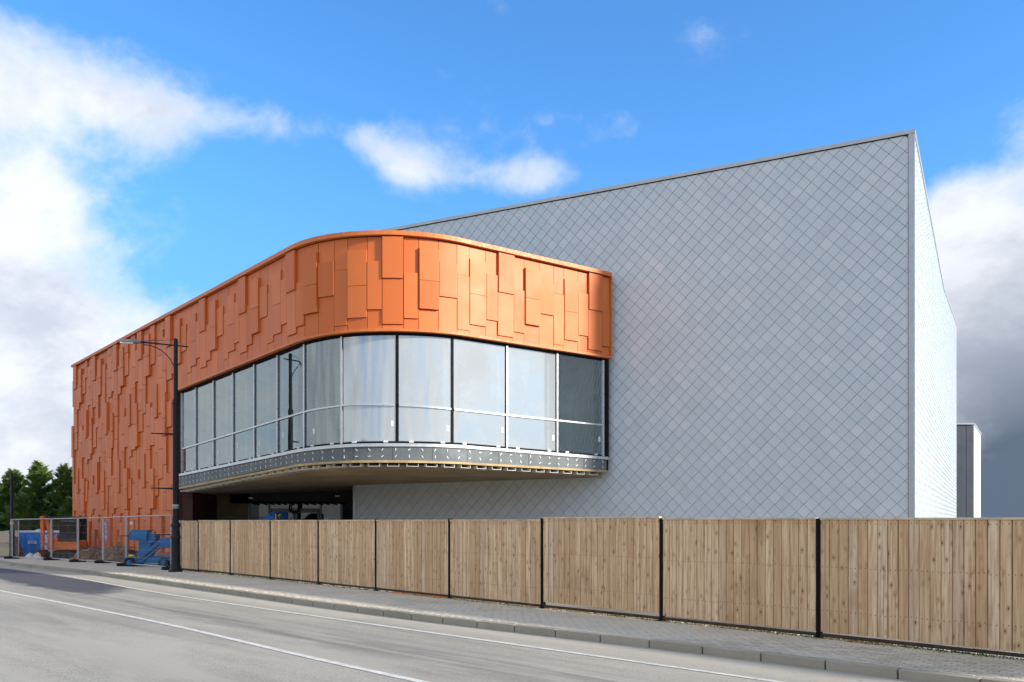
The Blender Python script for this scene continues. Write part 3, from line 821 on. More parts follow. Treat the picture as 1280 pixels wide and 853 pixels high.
# inside: floor, ceiling, back wall, posts behind the mullions
fl = [path(s, -.35) for s in samples(SB + .1, 40.1)]; bk = [Vector((3.0, 32.0)) + fn * .12, LE + fn * .14 + fa * .02, Vector((-9.6, 40.3))]
def slab(z0, z1, zf=None):
    b = MB(); pts = fl + bk; zz = [(zf(s) if zf else z0) for s in samples(SB + .1, 40.1)] + [(zf(40) if zf else z0), (zf(30) if zf else z0), (zf(18) if zf else z0)]
    nn = len(pts); b.add([(p.x, p.y, z) for p, z in zip(pts, zz)] + [(p.x, p.y, z + (z1 - z0)) for p, z in zip(pts, zz)],
        [tuple(range(nn)), tuple(range(nn, 2 * nn))[::-1]] + [(i, (i + 1) % nn, nn + (i + 1) % nn, nn + i) for i in range(nn)]); return b
def tri(o):
    bm = bmesh.new(); bm.from_mesh(o.data); bmesh.ops.triangulate(bm, faces=[f for f in bm.faces if len(f.verts) > 4]); bm.to_mesh(o.data); bm.free()
tri(slab(0, .12, lambda s: zsill(s) - .22).build('floor', 'screed', wing))
tri(slab(0, .12, lambda s: 8.0).build('ceiling', 'plaster', wing))
b = MB()
wl = [fl[-1] + Vector((.1, .2)), bk[0], bk[1], bk[2], path(SB + .45, -.8)]
for p, q in zip(wl[1:], wl[2:]): b.beam((p.x, p.y, 5.9), (q.x, q.y, 5.9), .08, 4.2)
b.build('inner_wall', 'plaster', wing)
for s in MUL[1:-1]:
    p = path(s, -.62); MB().tube([(p.x, p.y, zsill(s) - .12), (p.x, p.y, 8.0)], .085, 12).build('column', 'plaster', wing, smooth=True)
# undercroft: return wall, brown pier, entrance
EY = 40.0; GZ = .085 + drop(EY)
MB().prism([(-13.79, 36.98), (-13.30, 36.98), (-13.30, EY + .2), (-13.62, EY + .2)], -.3, 3.35).build('return_wall', 'orange_wall_shaded', wing)
MB().box((-12.62, EY + .1, 1.6), (1.62, .2, 3.4)).build('entrance_pier', 'ply_brown', wing)
MB().box((-8.9, EY + .14, 3.05), (7.6, .28, .72)).box((-5.9, EY + .12, 1.3), (1.6, .24, 3.0)).build('entrance_wall', 'black_wall', wing)
ent = MB()
HZ = 2.72; DZ = 2.42
for x in (-11.84, -10.94, -8.62, -7.70): ent.box((x, EY + .03, (GZ + HZ) / 2), (.07, .12, HZ - GZ))
ent.box((-9.78, EY + .02, DZ), (2.3, .11, .09)).box((-9.77, EY + .03, HZ - .03), (4.2, .12, .06))
eo = ent.build('entrance_frame', 'door_frame', wing)
for (x0, x1, z0, z1) in ((-11.8, -10.98, GZ + .05, HZ - .06), (-10.9, -8.66, DZ + .05, HZ - .06), (-8.58, -7.74, GZ + .05, HZ - .06)):
    MB().box(((x0 + x1) / 2, EY + .04, (z0 + z1) / 2), (x1 - x0, .02, z1 - z0)).build('pane', 'glass_dark', eo)
for x0 in (-10.89, -9.77):
    d = MB(); x1 = x0 + 1.10
    for (cx, cz, sx, sz) in (((x0 + x1) / 2, DZ - .10, 1.1, .09), ((x0 + x1) / 2, GZ + .12, 1.1, .2), (x0 + .05, (GZ + DZ) / 2, .09, DZ - GZ - .07), (x1 - .05, (GZ + DZ) / 2, .09, DZ - GZ - .07)):
        d.box((cx, EY + .025, cz), (sx, .07, sz))
    do = d.build('door', 'door_frame', wing)
    MB().box(((x0 + x1) / 2, EY + .04, (GZ + DZ) / 2), (.92, .015, DZ - GZ - .3)).build('pane', 'glass_dark', do)
    hx = x1 - .16 if x0 < -10 else x0 + .16
    MB().tube([(hx, EY - .06, .9), (hx, EY - .06, 1.7)], .018, 8).build('handle', 'frame_alu', do)
MB().box((-11.2, EY + 3.5, 1.3), (9, .1, 3)).build('lobby_wall', 'screed', wing)
MB().box((-11.2, EY + 1.8, GZ + .02), (9, 3.4, .05)).build('lobby_floor', 'screed', wing)
# ragged membrane strip hanging over the glass, and the two bulkhead lamps
rg = MB(); x = -11.8
while x < -7.7:
    w_ = rnd.uniform(.28, .42); rg.add([(x, EY - .06, 2.76), (x + w_, EY - .06, 2.76), (x + w_, EY - .065, 2.66 - rnd.random() * .05), (x, EY - .065, 2.74), (x, EY - .05, 2.76), (x + w_, EY - .05, 2.76), (x + w_, EY - .05, 2.60), (x, EY - .05, 2.70)], [(0, 1, 2, 3), (4, 7, 6, 5), (0, 3, 7, 4), (1, 5, 6, 2), (3, 2, 6, 7)]); x += w_
rg.build('membrane_strip', 'gasket_black', wing)
for x, z in ((-11.75, 2.93), (-7.85, 3.02)):
    MB().box((x, EY - .04, z), (.22, .08, .07)).build('bulkhead_lamp', 'sticker_white', wing, bevel=.01)
# hose coil hanging on the door head
b = MB()
for k in range(3):
    b.tube([(-9.78 + (.21 + .012 * k) * cos(t * pi / 12) + .01 * k, EY - .12 - .04 * k, 2.50 + (.21 + .015 * k) * sin(t * pi / 12)) for t in range(25)], .028, 6, cap=False)
tag(b.build('hose_coil', 'rubber'), 'coiled black hose hanging over the dark entrance doors', 'hose')

# ------------------------------------------------------------------ second building behind on the right
bb_ = empty('metal_shed', (37.5, 70, 0), 'dark grey metal building with a white side, behind the tiled hall', 'building')
s0 = Vector((34.2, 70.0)); s1 = Vector((36.33, 70.0)); s2 = Vector((41.3, 78.4)); s3 = Vector((39.0, 78.4))
MB().prism([tuple(s0), tuple(s1), tuple(s2), tuple(s3)], -.4, 7.7 + EYE).build('wall', 'shed_white', bb_)
fr = MB()
k = 0; x = s0.x
while x < s1.x - .01:
    e = min(x + .78, s1.x); MB().box(((x + e) / 2, 69.95, 4.7), (e - x - .03, .08, 9.5)).build('cladding_panel', 'shed_dark', bb_); x = e
dv = (s2 - s1).normalized(); nv = Vector((dv.y, -dv.x))
for j in range(5):
    p = s1 + (s2 - s1) * ((j + .5) / 5) + nv * .04; MB().box((p.x, p.y, 5.8), ((s2 - s1).length / 5 - .05, .07, 7.4), atan2(dv.y, dv.x)).build('cladding_panel', 'shed_white', bb_)
    MB().box((p.x, p.y, 1.0), ((s2 - s1).length / 5 - .03, .07, 2.1), atan2(dv.y, dv.x)).build('shadow_panel', 'shed_shade_beige', bb_)  # shadowed lower part of the side, put in as duller beige panels
fr = MB(); fr.beam((s0.x, 69.95, 9.56), (s1.x + .05, 69.95, 9.56), .3, .12); fr.beam((s1.x, 70, 9.56), (s2.x, s2.y, 9.56), .3, .12); fr.build('coping', 'coping_grey', bb_)

# ------------------------------------------------------------------ timber fence along the pavement
FB = Vector((-10.952, 31.092)); FD = Vector((.66184, -.74964)); FNV = Vector((-.74964, -.66184))
posts = [0.0, 2.64, 5.5, 8.42, 11.35, 14.42, 17.5, 20.56, 23.57, 26.60, 29.65]
start = -1.55
fence = empty('timber_fence', (FB.x, FB.y, .12), 'tall closeboard timber fence with black steel posts along the pavement', 'fence')
rzq = atan2(FD.y, FD.x)
def fp(t, d=0): return FB + FD * t + FNV * d
def gz(t): return .12 + drop(fp(t).y)
PH = 1.80
pm = MB()
vsI = [(-.032, -.042), (.032, -.042), (.032, -.032), (.008, -.032), (.008, .032), (.032, .032), (.032, .042), (-.032, .042), (-.032, .032), (-.008, .032), (-.008, -.032), (-.032, -.032)]
pm.prism(vsI, 0, 1.0)
po = pm.build('post', 'post_black', fence, local=True); first = True
for t in posts:
    p = fp(t); o = po if first else inst(po, fence, (0, 0, 0)); first = False
    o.location = Vector((p.x, p.y, gz(t) - .05)) - origin(fence); o.rotation_euler = (0, 0, rzq); o.scale = (1, 1, PH + .065 + rnd.uniform(-.01, .015))
    MB().box((p.x, p.y, gz(t) + .012), (.15, .15, .02), rzq).build('foot_plate', 'post_black', fence)
step = [0, 0, 0, 0, 0, .0, .045, .015, .01, .0, 0]
pitch = .1505; BW = .1435
bd = MB()
BH = 1.69
pr = [(-BW / 2, -.008), (-BW / 2, -.028), (-BW / 2 + .006, -.034), (BW / 2 - .006, -.030), (BW / 2, -.008)]
bd.add([(x, y, 0) for x, y in pr] + [(x, y, BH) for x, y in pr], [(0, 1, 2, 3, 4), (9, 8, 7, 6, 5)] + [(i, 5 + i, 5 + (i + 1) % 5, (i + 1) % 5) for i in range(5)])
b0 = bd.build('board', 'wood', fence, local=True); first = True
bays = [(start, posts[0])] + list(zip(posts, posts[1:])); nb = 0
for bi, (a, b) in enumerate(bays):
    zs = gz((a + b) / 2) + (step[bi - 1] if bi else -.01)
    lo = a + .036; hi = b - .036
    n = max(1, round((hi - lo) / pitch)); pt2 = (hi - lo) / n
    # cap rail and gravel board
    p, q = fp(lo, .012), fp(hi, .012)
    MB().beam((p.x, p.y, zs + PH - .012), (q.x, q.y, zs + PH - .012), .075, .028).build('cap_rail', 'cap_wood', fence)
    zb0, zb1 = gz(lo), gz(hi)
    MB().beam((p.x, p.y, zb0 + .052), (q.x, q.y, zb1 + .052), .03, .05).build('gravel_board', 'gravel_board', fence)
    for z in (.30, .95, 1.6): 
        r0, r1 = fp(lo, -.035), fp(hi, -.035); MB().beam((r0.x, r0.y, zs + z), (r1.x, r1.y, zs + z), .05, .08).build('rail', 'cap_wood', fence)
    bk_ = MB()
    for k in range(n + 1):
        p = fp(min(max(lo + k * pt2, lo + .05), hi - .05), .004); bk_.box((p.x, p.y, zs + .088 + BH / 2), (.10, .012, BH - .02), rzq)
    bk_.build('shade_backing', 'gravel_board', fence, kind='stuff')  # dark backing added to draw the shadow lines between boards
    for k in range(n):
        t = lo + (k + .5) * pt2; p = fp(t, 0.0); nb += 1
        o = b0 if first else inst(b0, fence, (0, 0, 0)); first = False
        # board faces the road: local -y is the proud face
        o.location = Vector((p.x, p.y, zs + .088 + rnd.uniform(-.003, .003))) - origin(fence)
        o.rotation_euler = (0, rnd.uniform(-.002, .002), rzq + rnd.uniform(-.02, .02)); o.scale = (pt2 / pitch * rnd.uniform(.97, 1.03), 1, 1)
# pale end board by the lamp
p = fp(start - .03, .02); MB().box((p.x, p.y, 1.02), (.10, .16, 1.8), rzq).build('end_post', 'pale_boards', fence)

# moss, grit and weeds at the foot of the fence
wd = MB()
for k in range(3200):
    t = rnd.uniform(-2, 27) if rnd.random() < .7 else rnd.choice((rnd.gauss(24.5, 1.2), rnd.gauss(6, 3), rnd.gauss(25.7, .5)))
    if 17.6 < t < 19.2 and rnd.random() < .8: continue
    p = fp(t, abs(rnd.gauss(.03, .07))); hh = rnd.uniform(.008, .028) * (1.7 if rnd.random() < .08 else 1); a = rnd.uniform(0, 6.3); w_ = hh * .5
    z = gz(t) + .006; q = Vector((cos(a) * w_, sin(a) * w_)); l = Vector((rnd.uniform(-1, 1), rnd.uniform(-1, 1))) * hh * .6
    wd.add([(p.x - q.x, p.y - q.y, z), (p.x + q.x, p.y + q.y, z), (p.x + l.x, p.y + l.y, z + hh)], [(0, 1, 2)])
tag(wd.build('weeds', 'leaf_green'), 'thin line of green weeds and moss along the foot of the timber fence', 'weeds', kind='stuff')
gr = MB()
for k in range(1500):
    c, sp_ = rnd.choice(((14.2, .9), (17.6, 1.0), (19.5, .8), (22.5, .7), (24.2, .4)))
    t = rnd.gauss(c, sp_); p = fp(t, rnd.uniform(-.12, .13)); r = rnd.uniform(.008, .02); z = gz(t) + .004
    gr.box((p.x, p.y, z + r * .4), (r * 1.6, r, r), rnd.uniform(0, 3), rnd.uniform(0, 1))
tag(gr.build('gravel', 'sand'), 'pale loose gravel spilling out under the timber fence', 'gravel', kind='stuff')
# red and green warning tape lying along the fence foot
b = MB(); pts = []
for k in range(15): t = 12.2 + k * .15; p = fp(t, .10 + .03 * sin(k * 1.7)); pts.append((p.x, p.y, gz(t) + .022 + .006 * sin(k * 2.1)))
b.tube(pts, .013, 5); tag(b.build('cable', 'machine_orange'), 'short orange cable lying along the foot of the fence', 'cable')

# ------------------------------------------------------------------ lamp posts
def ladder_arm(b, p, d, L_, r0=.04, r1=.016):
    b.tube([p, tuple(Vector(p) + Vector(d) * L_ * .9), tuple(Vector(p) + Vector(d) * L_)], [r0, r1, r1 * 1.8], 8)
lx, ly = -11.74, 31.0; lz = .12
lamp = empty('street_lamp', (lx, ly, lz), 'tall black street lamp with long curved arm, standing in front of the orange wing', 'street lamp')
b = MB(); b.lathe((lx, ly, lz), [(.24, 0), (.24, .06), (.20, .09), (.17, .22), (.155, .26), (.15, 1.15), (.175, 1.17), (.175, 1.24), (.15, 1.27), (.135, 1.55), (.17, 1.58), (.17, 1.66), (.125, 1.72)]); b.build('base', 'lamp_black', lamp, smooth=True)
b = MB(); b.lathe((lx, ly, lz), [(.105, 1.72), (.10, 4.5), (.098, 5.85), (.115, 5.87), (.115, 5.98), (.075, 6.05), (.072, 8.10), (.06, 8.14)]); b.build('pole', 'lamp_black', lamp, smooth=True)
ad = Vector((-.96, -.28, 0)).normalized()
b = MB(); A = Vector((lx, ly, 8.05)); b.tube([tuple(A - ad * .42 - Vector((0, 0, .05))), tuple(A + ad * 1.15 + Vector((0, 0, .03)))], [.022, .03], 8)
b.tube([tuple(Vector((lx, ly, 6.95)) + ad * (1.05 * (1 - cos(t * pi / 16))) + Vector((0, 0, 1.05 * sin(t * pi / 16)))) for t in range(9)], .017, 6)
b.tube([tuple(A + Vector((0, 0, .17))), tuple(A + ad * 1.2 + Vector((0, 0, .05)))], .008, 5); b.build('arm', 'lamp_black', lamp, smooth=True)
hd = MB(); R = atan2(ad.y, ad.x); hp = [( -.05, -.06), (.12, -.10), (.5, -.13), (.74, -.09), (.80, 0), (.74, .09), (.5, .13), (.12, .10), (-.05, .06)]
pts = [A + ad * (1.12 + u) + Vector((-ad.y, ad.x, 0)) * v for u, v in hp]
n = len(pts); vs = [(p.x, p.y, 8.035) for p in pts] + [(p.x * .5 + (A + ad * 1.45).x * .5, p.y * .5 + (A + ad * 1.45).y * .5, 8.15) for p in pts]
hd.add(vs, [tuple(range(n)), tuple(range(n, 2 * n))[::-1]] + [(i, (i + 1) % n, n + (i + 1) % n, n + i) for i in range(n)]); hd.build('lamp_head', 'lamp_grey', lamp, bevel=.015)
c = A + ad * 1.58; MB().box((c.x, c.y, 8.02), (.42, .16, .03), R).build('lens', 'sticker_white', lamp)
for z in (4.92, 3.02):
    b = MB(); ladder_arm(b, (lx, ly, z), ad * .93 + Vector((0, 0, .02)), .85); b.build('banner_arm', 'lamp_black', lamp, smooth=True)
sx = MB(); sx.lathe((lx, ly, 0), [(.1045, 2.33), (.1045, 2.47)], 16); sx.build('sticker', 'sticker_white', lamp, smooth=True)
sx = MB(); sx.lathe((lx, ly, 0), [(.1055, 2.36), (.1055, 2.40)], 16); sx.build('sticker_stripe', 'sticker_green', lamp, smooth=True)

l2x, l2y = -25.9, 46.0; l2z = .12 + drop(46)
lamp2 = empty('street_lamp', (l2x, l2y, l2z), 'shorter black lamp column at the far left edge beside the conifers', 'street lamp')
b = MB(); b.lathe((l2x, l2y, l2z), [(.17, 0), (.17, .1), (.13, .2), (.12, 1.3), (.14, 1.33), (.14, 1.4), (.085, 1.5), (.08, 4.2), (.07, 4.25), (.07, 4.4)], 14); b.build('pole', 'lamp_black', lamp2, smooth=True)
b = MB(); b.tube([(l2x, l2y, 3.83), (l2x - 1.3, l2y - .2, 3.80)], [.035, .02], 8); b.tube([(l2x, l2y, 2.28), (l2x - .55, l2y - .1, 2.27)], [.03, .018], 8); b.build('banner_arm', 'lamp_black', lamp2, smooth=True)
b = MB(); b.lathe((l2x, l2y, 0), [(.088, 1.72), (.088, 1.86)], 14); b.build('sticker', 'sticker_white', lamp2)

# ------------------------------------------------------------------ temporary mesh fence
HP = [(-25.4, 45.1), (-22.25, 42.9), (-19.75, 40.4), (-17.95, 39.0), (-15.6, 35.9), (-12.45, 32.5)]
HH = 1.93
labs = ['mesh fence panel at the far left end, beside the shorter lamp column', 'mesh fence panel in front of the blue skip', 'mesh fence panel in front of the orange excavator cab',
        'mesh fence panel just right of the excavator, in front of the soil heap', 'mesh fence panel in front of the blue boom lift, next to the tall street lamp']
def heras(p, q, label):
    p = Vector(p); q = Vector(q); m = (p + q) / 2; d = (q - p).normalized(); z0 = .12 + drop(m.y) + .07
    h0 = empty('mesh_fence_panel', (m.x, m.y, z0), label, 'mesh fence', 'temporary mesh fence panels round the site entrance')
    a = p + d * .06; b_ = q - d * .06
    za, zb = .19 + drop(a.y), .19 + drop(b_.y)
    A3 = lambda z: (a.x, a.y, za + z); B3 = lambda z: (b_.x, b_.y, zb + z)
    f = MB(); r = .024; f.tube([A3(0), A3(HH)], r, 8).tube([B3(0), B3(HH)], r, 8).tube([A3(HH), B3(HH)], r, 8).tube([A3(.03), B3(.03)], r, 8)
    f.build('frame', 'galvanised', h0, smooth=True)
    wv = MB(); n = int((b_ - a).length / .11)
    for i in range(1, n):
        c = a + (b_ - a) * i / n; z = za + (zb - za) * i / n; wv.tube([(c.x, c.y, z + .03), (c.x, c.y, z + HH)], .0021, 3, cap=False)
    for z in (.3, .62, .95, 1.27, 1.6): wv.tube([A3(z), B3(z)], .0021, 3, cap=False)
    wv.build('mesh', 'galvanised', h0, kind='stuff'); return h0
hs = [heras(HP[i], HP[i + 1], labs[i]) for i in range(5)]
extra = [((-26.6, 47.9), (-25.5, 45.2), 'mesh fence panel turning back at the far left corner')]
for a, b_, l_ in extra: heras(a, b_, l_)
# joining posts and rubber feet stand where panels meet
fb0 = MB().box((0, 0, .07), (.70, .22, .13)).build('fence_foot', 'rubber', bevel=.02)
fl_ = ['under the far left mesh fence corner', 'left of the orange excavator', 'under the panel joint in front of the excavator cab', 'under the joint left of the violet sign', 'under the joint left of the boom lift', 'beside the tall street lamp']
for i, (x, y) in enumerate(HP):
    o = fb0 if i == 0 else fb0.copy()
    if i: col.objects.link(o)
    d = Vector(HP[min(i + 1, 5)]) - Vector(HP[max(i - 1, 0)]); o.location = (x, y, .12 + drop(y)); o.rotation_euler = (0, 0, atan2(d.y, d.x) + pi / 2)
    tag(o, 'black rubber fence foot ' + fl_[i], 'fence foot', 'rubber feet of the mesh fence')
# white tags wired on at two joints are parts of their panels, the violet sign a thing of its own
for (x, y, par) in ((HP[3][0], HP[3][1], hs[3]), (HP[4][0] + .25, HP[4][1] - .27, hs[4])):
    MB().box((x + .1, y - .06, 1.90 + drop(y) - .04), (.26, .01, .10), -.75).build('tag', 'paper_white', par)
sg = empty('site_sign', (-17.4, 38.2, 1.3), 'small violet and blue notice tied to the mesh fence above the soil heap', 'sign')
rzs = atan2(HP[4][1] - HP[3][1], HP[4][0] - HP[3][0]); nn = Vector((sin(rzs), -cos(rzs)))
def sbox(u, z, w_, h_, d, m, name):
    c = Vector((-17.42, 38.22)) + Vector((cos(rzs), sin(rzs))) * u + nn * (.04 + d); MB().box((c.x, c.y, z), (w_, .008, h_), rzs).build(name, m, sg)
sbox(0, 1.44, .34, .84, 0, 'banner_violet', 'board'); sbox(0, 1.20, .34, .14, .006, 'banner_sky', 'band')
for z, w_ in ((1.72, .20), (1.62, .24), (1.50, .16), (1.42, .22)): sbox(0, z, w_, .045, .008, 'ink_pale', 'text_line')

# ------------------------------------------------------------------ left end: pale board fence
pf = empty('board_fence', (-29, 49, .1), 'pale timber board fence at the extreme left edge of the picture', 'fence')
A = Vector((-26.75, 48.1)); B = Vector((-37.0, 60)); d = (B - A).normalized(); k = 0; L_ = 0
pbm = MB().box((0, 0, .82), (.21, .025, 1.5)).build('board', 'pale_boards', pf, local=True)
first = True
while L_ < 14:
    p = A + d * L_; o = pbm if first else inst(pbm, pf, (0, 0, 0)); first = False
    o.location = Vector((p.x, p.y, drop(p.y) - .05)) - origin(pf) + Vector((0, 0, rnd.uniform(-.01, .01))); o.rotation_euler = (0, 0, atan2(d.y, d.x)); L_ += .225
q = A + d * 14; MB().beam((A.x - .03, A.y - .05, .72), (q.x - .03, q.y - .05, .72), .06, .08).build('rail', 'pale_boards', pf)

# ------------------------------------------------------------------ skip, excavator, boom lift, heaps
sk = empty('skip', (-27.3, 52, drop(52) + .08), 'blue rubbish skip with white rim and a white poster behind the mesh fence', 'skip')
gz0 = drop(52) + .08; x0, x1 = -29.2, -24.9
b = MB(); prof = [(x0, gz0 + 1.38), (x0 + .75, gz0 + .15), (x1 - .6, gz0 + .15), (x1, gz0 + 1.38)]
b.side(prof, 51.2, 51.25); b.side(prof, 52.95, 53.0)
b.add([(x0, 51.25, gz0 + 1.38), (x0 + .75, 51.25, gz0 + .15), (x0 + .75, 52.95, gz0 + .15), (x0, 52.95, gz0 + 1.38)], [(0, 1, 2, 3)])
b.add([(x1, 51.25, gz0 + 1.38), (x1 - .6, 51.25, gz0 + .15), (x1 - .6, 52.95, gz0 + .15), (x1, 52.95, gz0 + 1.38)], [(0, 1, 2, 3)])
b.add([(x0 + .75, 51.25, gz0 + .15), (x1 - .6, 51.25, gz0 + .15), (x1 - .6, 52.95, gz0 + .15), (x0 + .75, 52.95, gz0 + .15)], [(0, 1, 2, 3)])
b.build('body', 'blue_paint', sk)
b = MB()
for y in (51.17, 53.03): b.beam((x0, y, gz0 + 1.42), (x1, y, gz0 + 1.42), .09, .10)
for x in (x0, x1): b.beam((x, 51.13, gz0 + 1.42), (x, 53.07, gz0 + 1.42), .09, .10)
b.build('rim', 'paper_white', sk)
for x in (x0 + 1.1, x0 + 2.1, x0 + 3.0): MB().beam((x, 51.16, gz0 + .2), (x, 51.16, gz0 + 1.36), .07, .06, (1, 0, 0)).build('rib', 'blue_paint', sk)
for (cx, cz, w_, h_) in ((-26.45, 1.0, .85, .50), (-26.42, .47, .95, .38), (-27.6, .80, .5, .18)): 
    po_ = MB().box((cx, 51.10, gz0 + cz), (w_, .012, h_)).build('poster', 'paper_white', sk)
    for j in range(3): MB().box((cx - .02 * j, 51.09, gz0 + cz + h_ * (.28 - .27 * j)), (w_ * (.75 - .12 * j), .008, h_ * .13)).build('print_line', 'ink_blue', po_)
def lump(name, c, rx, ry, h, m, rz=0, seed=1, n=40, rough=.18):
    R_ = random.Random(seed); bm = bmesh.new(); bmesh.ops.create_grid(bm, x_segments=n, y_segments=n, size=1)
    from mathutils import noise as nz
    for v in bm.verts:
        r = min(1, v.co.length); r_ = max(0, 1 - r ** 1.6)
        k = nz.fractal(Vector((v.co.x * 2 + seed, v.co.y * 2, seed)), .8, 2.2, 5) * rough
        zz = h * (r_ * (1 + k * 1.3) + k * .35 * (r < .97)); x, y = v.co.x * rx, v.co.y * ry
        v.co = Vector((x * cos(rz) - y * sin(rz), x * sin(rz) + y * cos(rz), zz if r < 1 else -.12))
    me = bpy.data.meshes.new(name); bm.to_mesh(me); bm.free(); me.materials.append(mat(m)); o = bpy.data.objects.new(name, me); col.objects.link(o); o.location = c
    return o
tag(lump('rubble', (-27.3, 52.1, gz0 + 1.15), 1.7, .7, .24, 'bag_white', 0, 5, 30, .9), 'pale broken rubble heaped above the rim of the blue skip', 'rubble', kind='stuff')
tag(lump('soil_heap', (-18.55, 41.9, drop(42) + .05), 2.2, .95, .78, 'soil', atan2(U1.y, U1.x), 3, 60, .35), 'dark brown soil heap against the base of the orange wall', 'soil heap')
tag(lump('soil_heap', (-20.55, 43.2, drop(43) + .05), 1.7, .9, .52, 'soil', atan2(U1.y, U1.x), 9, 50, .4), 'lower dark soil heap under the excavator arm', 'soil heap')
tag(lump('sand_heap', (-24.3, 46.8, drop(47) + .05), 1.6, .9, .52, 'sand', -.6, 4, 50, .5), 'yellowish heap of sand and rubble in front of the blue skip', 'sand heap')
for i, (x, y, l_) in enumerate(((-24.2, 44.6, 'left'), (-23.55, 44.1, 'right'))):
    tag(lump('rubble_sack', (x, y, .12 + drop(y)), (.34, .27)[i], .26, .30, 'bag_white', .3 * i, 20 + i, 24, .35), 'white rubble sack on the ground behind the mesh fence, %s one of two' % l_, 'sack', 'white rubble sacks behind the mesh fence')
bp_ = MB(); bp_.side([(-26.85, -.1), (-26.3, -.1), (-26.72, 1.05), (-26.85, 1.1)], 47.9, 48.0)
tag(bp_.build('board_offcut', 'rust'), 'dark rusty steel plate leaning in front of the skip', 'steel plate')

# orange excavator, seen from the side, boom folded at the left
ex_ = empty('excavator', (-22.75, 45.3, drop(45) + .08), 'orange mini excavator with black cab parked by the orange wall', 'excavator')
gx, gy, g0 = -22.75, 45.3, drop(45) + .08
def trackm(y):
    b = MB(); P_ = []
    for k in range(9): a = pi / 2 + pi * k / 8; P_.append((gx - .62 + .21 * cos(a), g0 + .22 + .21 * sin(a)))
    for k in range(9): a = -pi / 2 + pi * k / 8; P_.append((gx + .72 + .21 * cos(a), g0 + .22 + .21 * sin(a)))
    b.side(P_, y - .15, y + .15); return b
for y in (gy - .55, gy + .55):
    to = trackm(y).build('track', 'rubber', ex_)
    for k in range(4): MB().tube([(gx - .55 + k * .4, y - .17, g0 + .2), (gx - .55 + k * .4, y + .17, g0 + .2)], .12, 12).build('roller', 'steel_dark', to)
MB().box((gx + .1, gy, g0 + .42), (.9, .9, .16)).build('undercarriage', 'steel_dark', ex_)
b = MB(); b.side([(gx - .75, g0 + .52), (gx + 1.0, g0 + .52), (gx + 1.08, g0 + .75), (gx + 1.0, g0 + .98), (gx - .2, g0 + .98), (gx - .75, g0 + .92)], gy - .62, gy + .62); b.build('body', 'machine_orange', ex_, bevel=.04)
b = MB(); b.side([(gx - .62, g0 + .92), (gx - .18, g0 + .98), (gx - .18, g0 + 1.32), (gx - .5, g0 + 1.34), (gx - .66, g0 + 1.2)], gy - .62, gy - .1); b.build('engine_cover', 'machine_orange', ex_, bevel=.04)
MB().box((gx - .42, gy - .63, g0 + 1.22), (.32, .012, .10)).build('decal', 'banner_sky', ex_)
cabf = MB()
x0_, x1_, y0_, y1_ = gx - .02, gx + .98, gy - .60, gy + .45; zt_, zb_ = g0 + 2.22, g0 + .98
for x in (x0_, x1_):
    for y in (y0_, y1_): cabf.box((x, y, (zt_ + zb_) / 2), (.07, .07, zt_ - zb_))
cabf.box(((x0_ + x1_) / 2, y0_, g0 + 1.45), (.05, .05, .95)).box(((x0_ + x1_) / 2, y0_, zb_ + .2), (1.0, .05, .4))
cab = cabf.build('cab', 'machine_black', ex_)
MB().box(((x0_ + x1_) / 2 + .02, (y0_ + y1_) / 2, zt_ + .03), (1.18, 1.2, .09)).build('roof', 'machine_black', cab, bevel=.03)
for y in (y0_, y1_): MB().box(((x0_ + x1_) / 2, y, (zt_ + zb_) / 2), (.92, .012, zt_ - zb_ - .05)).build('window', 'glass_cab', cab)
MB().box((gx + .45, gy, g0 + 1.3), (.45, .5, .6)).build('seat', 'machine_black', cab, bevel=.04)
MB().box((x1_ + .17, gy - .62, g0 + 1.86), (.16, .04, .26)).build('mirror', 'machine_black', ex_)
# boom: rises from the front, bends, dipper comes down
b = MB(); yb = gy - .25
def plate(b, P_, y, w_): b.side(P_, y - w_ / 2, y + w_ / 2)
plate(b, [(gx - .72, g0 + .70), (gx - .45, g0 + .62), (gx - .38, g0 + 1.4), (gx - .70, g0 + 2.1), (gx - .95, g0 + 2.32), (gx - 1.02, g0 + 2.18), (gx - .83, g0 + 1.9), (gx - .66, g0 + 1.35)], yb - .42, .18); b.build('boom', 'machine_orange', ex_, bevel=.015)
b = MB(); plate(b, [(gx - 1.06, g0 + 2.30), (gx - .86, g0 + 2.34), (gx - .82, g0 + 1.5), (gx - .86, g0 + .55), (gx - .98, g0 + .55), (gx - 1.02, g0 + 1.5)], yb - .60, .14); b.build('dipper_arm', 'machine_orange', ex_, bevel=.01)
b = MB(); b.tube([(gx - .55, yb - .42, g0 + .95), (gx - .74, yb - .42, g0 + 1.75)], .045, 8); b.build('hydraulic_ram', 'steel_dark', ex_)
b = MB(); b.tube([(gx - .2, yb - .45, g0 + 2.15), (gx - .95, yb - .45, g0 + 2.38)], .035, 8); b.build('hydraulic_ram', 'steel_dark', ex_)
b = MB(); plate(b, [(gx - 1.2, g0 + .55), (gx - .75, g0 + .55), (gx - .66, g0 + .28), (gx - .85, g0 + .08), (gx - 1.1, g0 + .12), (gx - 1.28, g0 + .32)], yb - .60, .5); b.build('bucket', 'rust', ex_, bevel=.02)
MB().box((gx - .98, gy, g0 + .26), (.06, 1.4, .34)).build('dozer_blade', 'steel_dark', ex_)
ex_.scale = (.84, .93, .95)

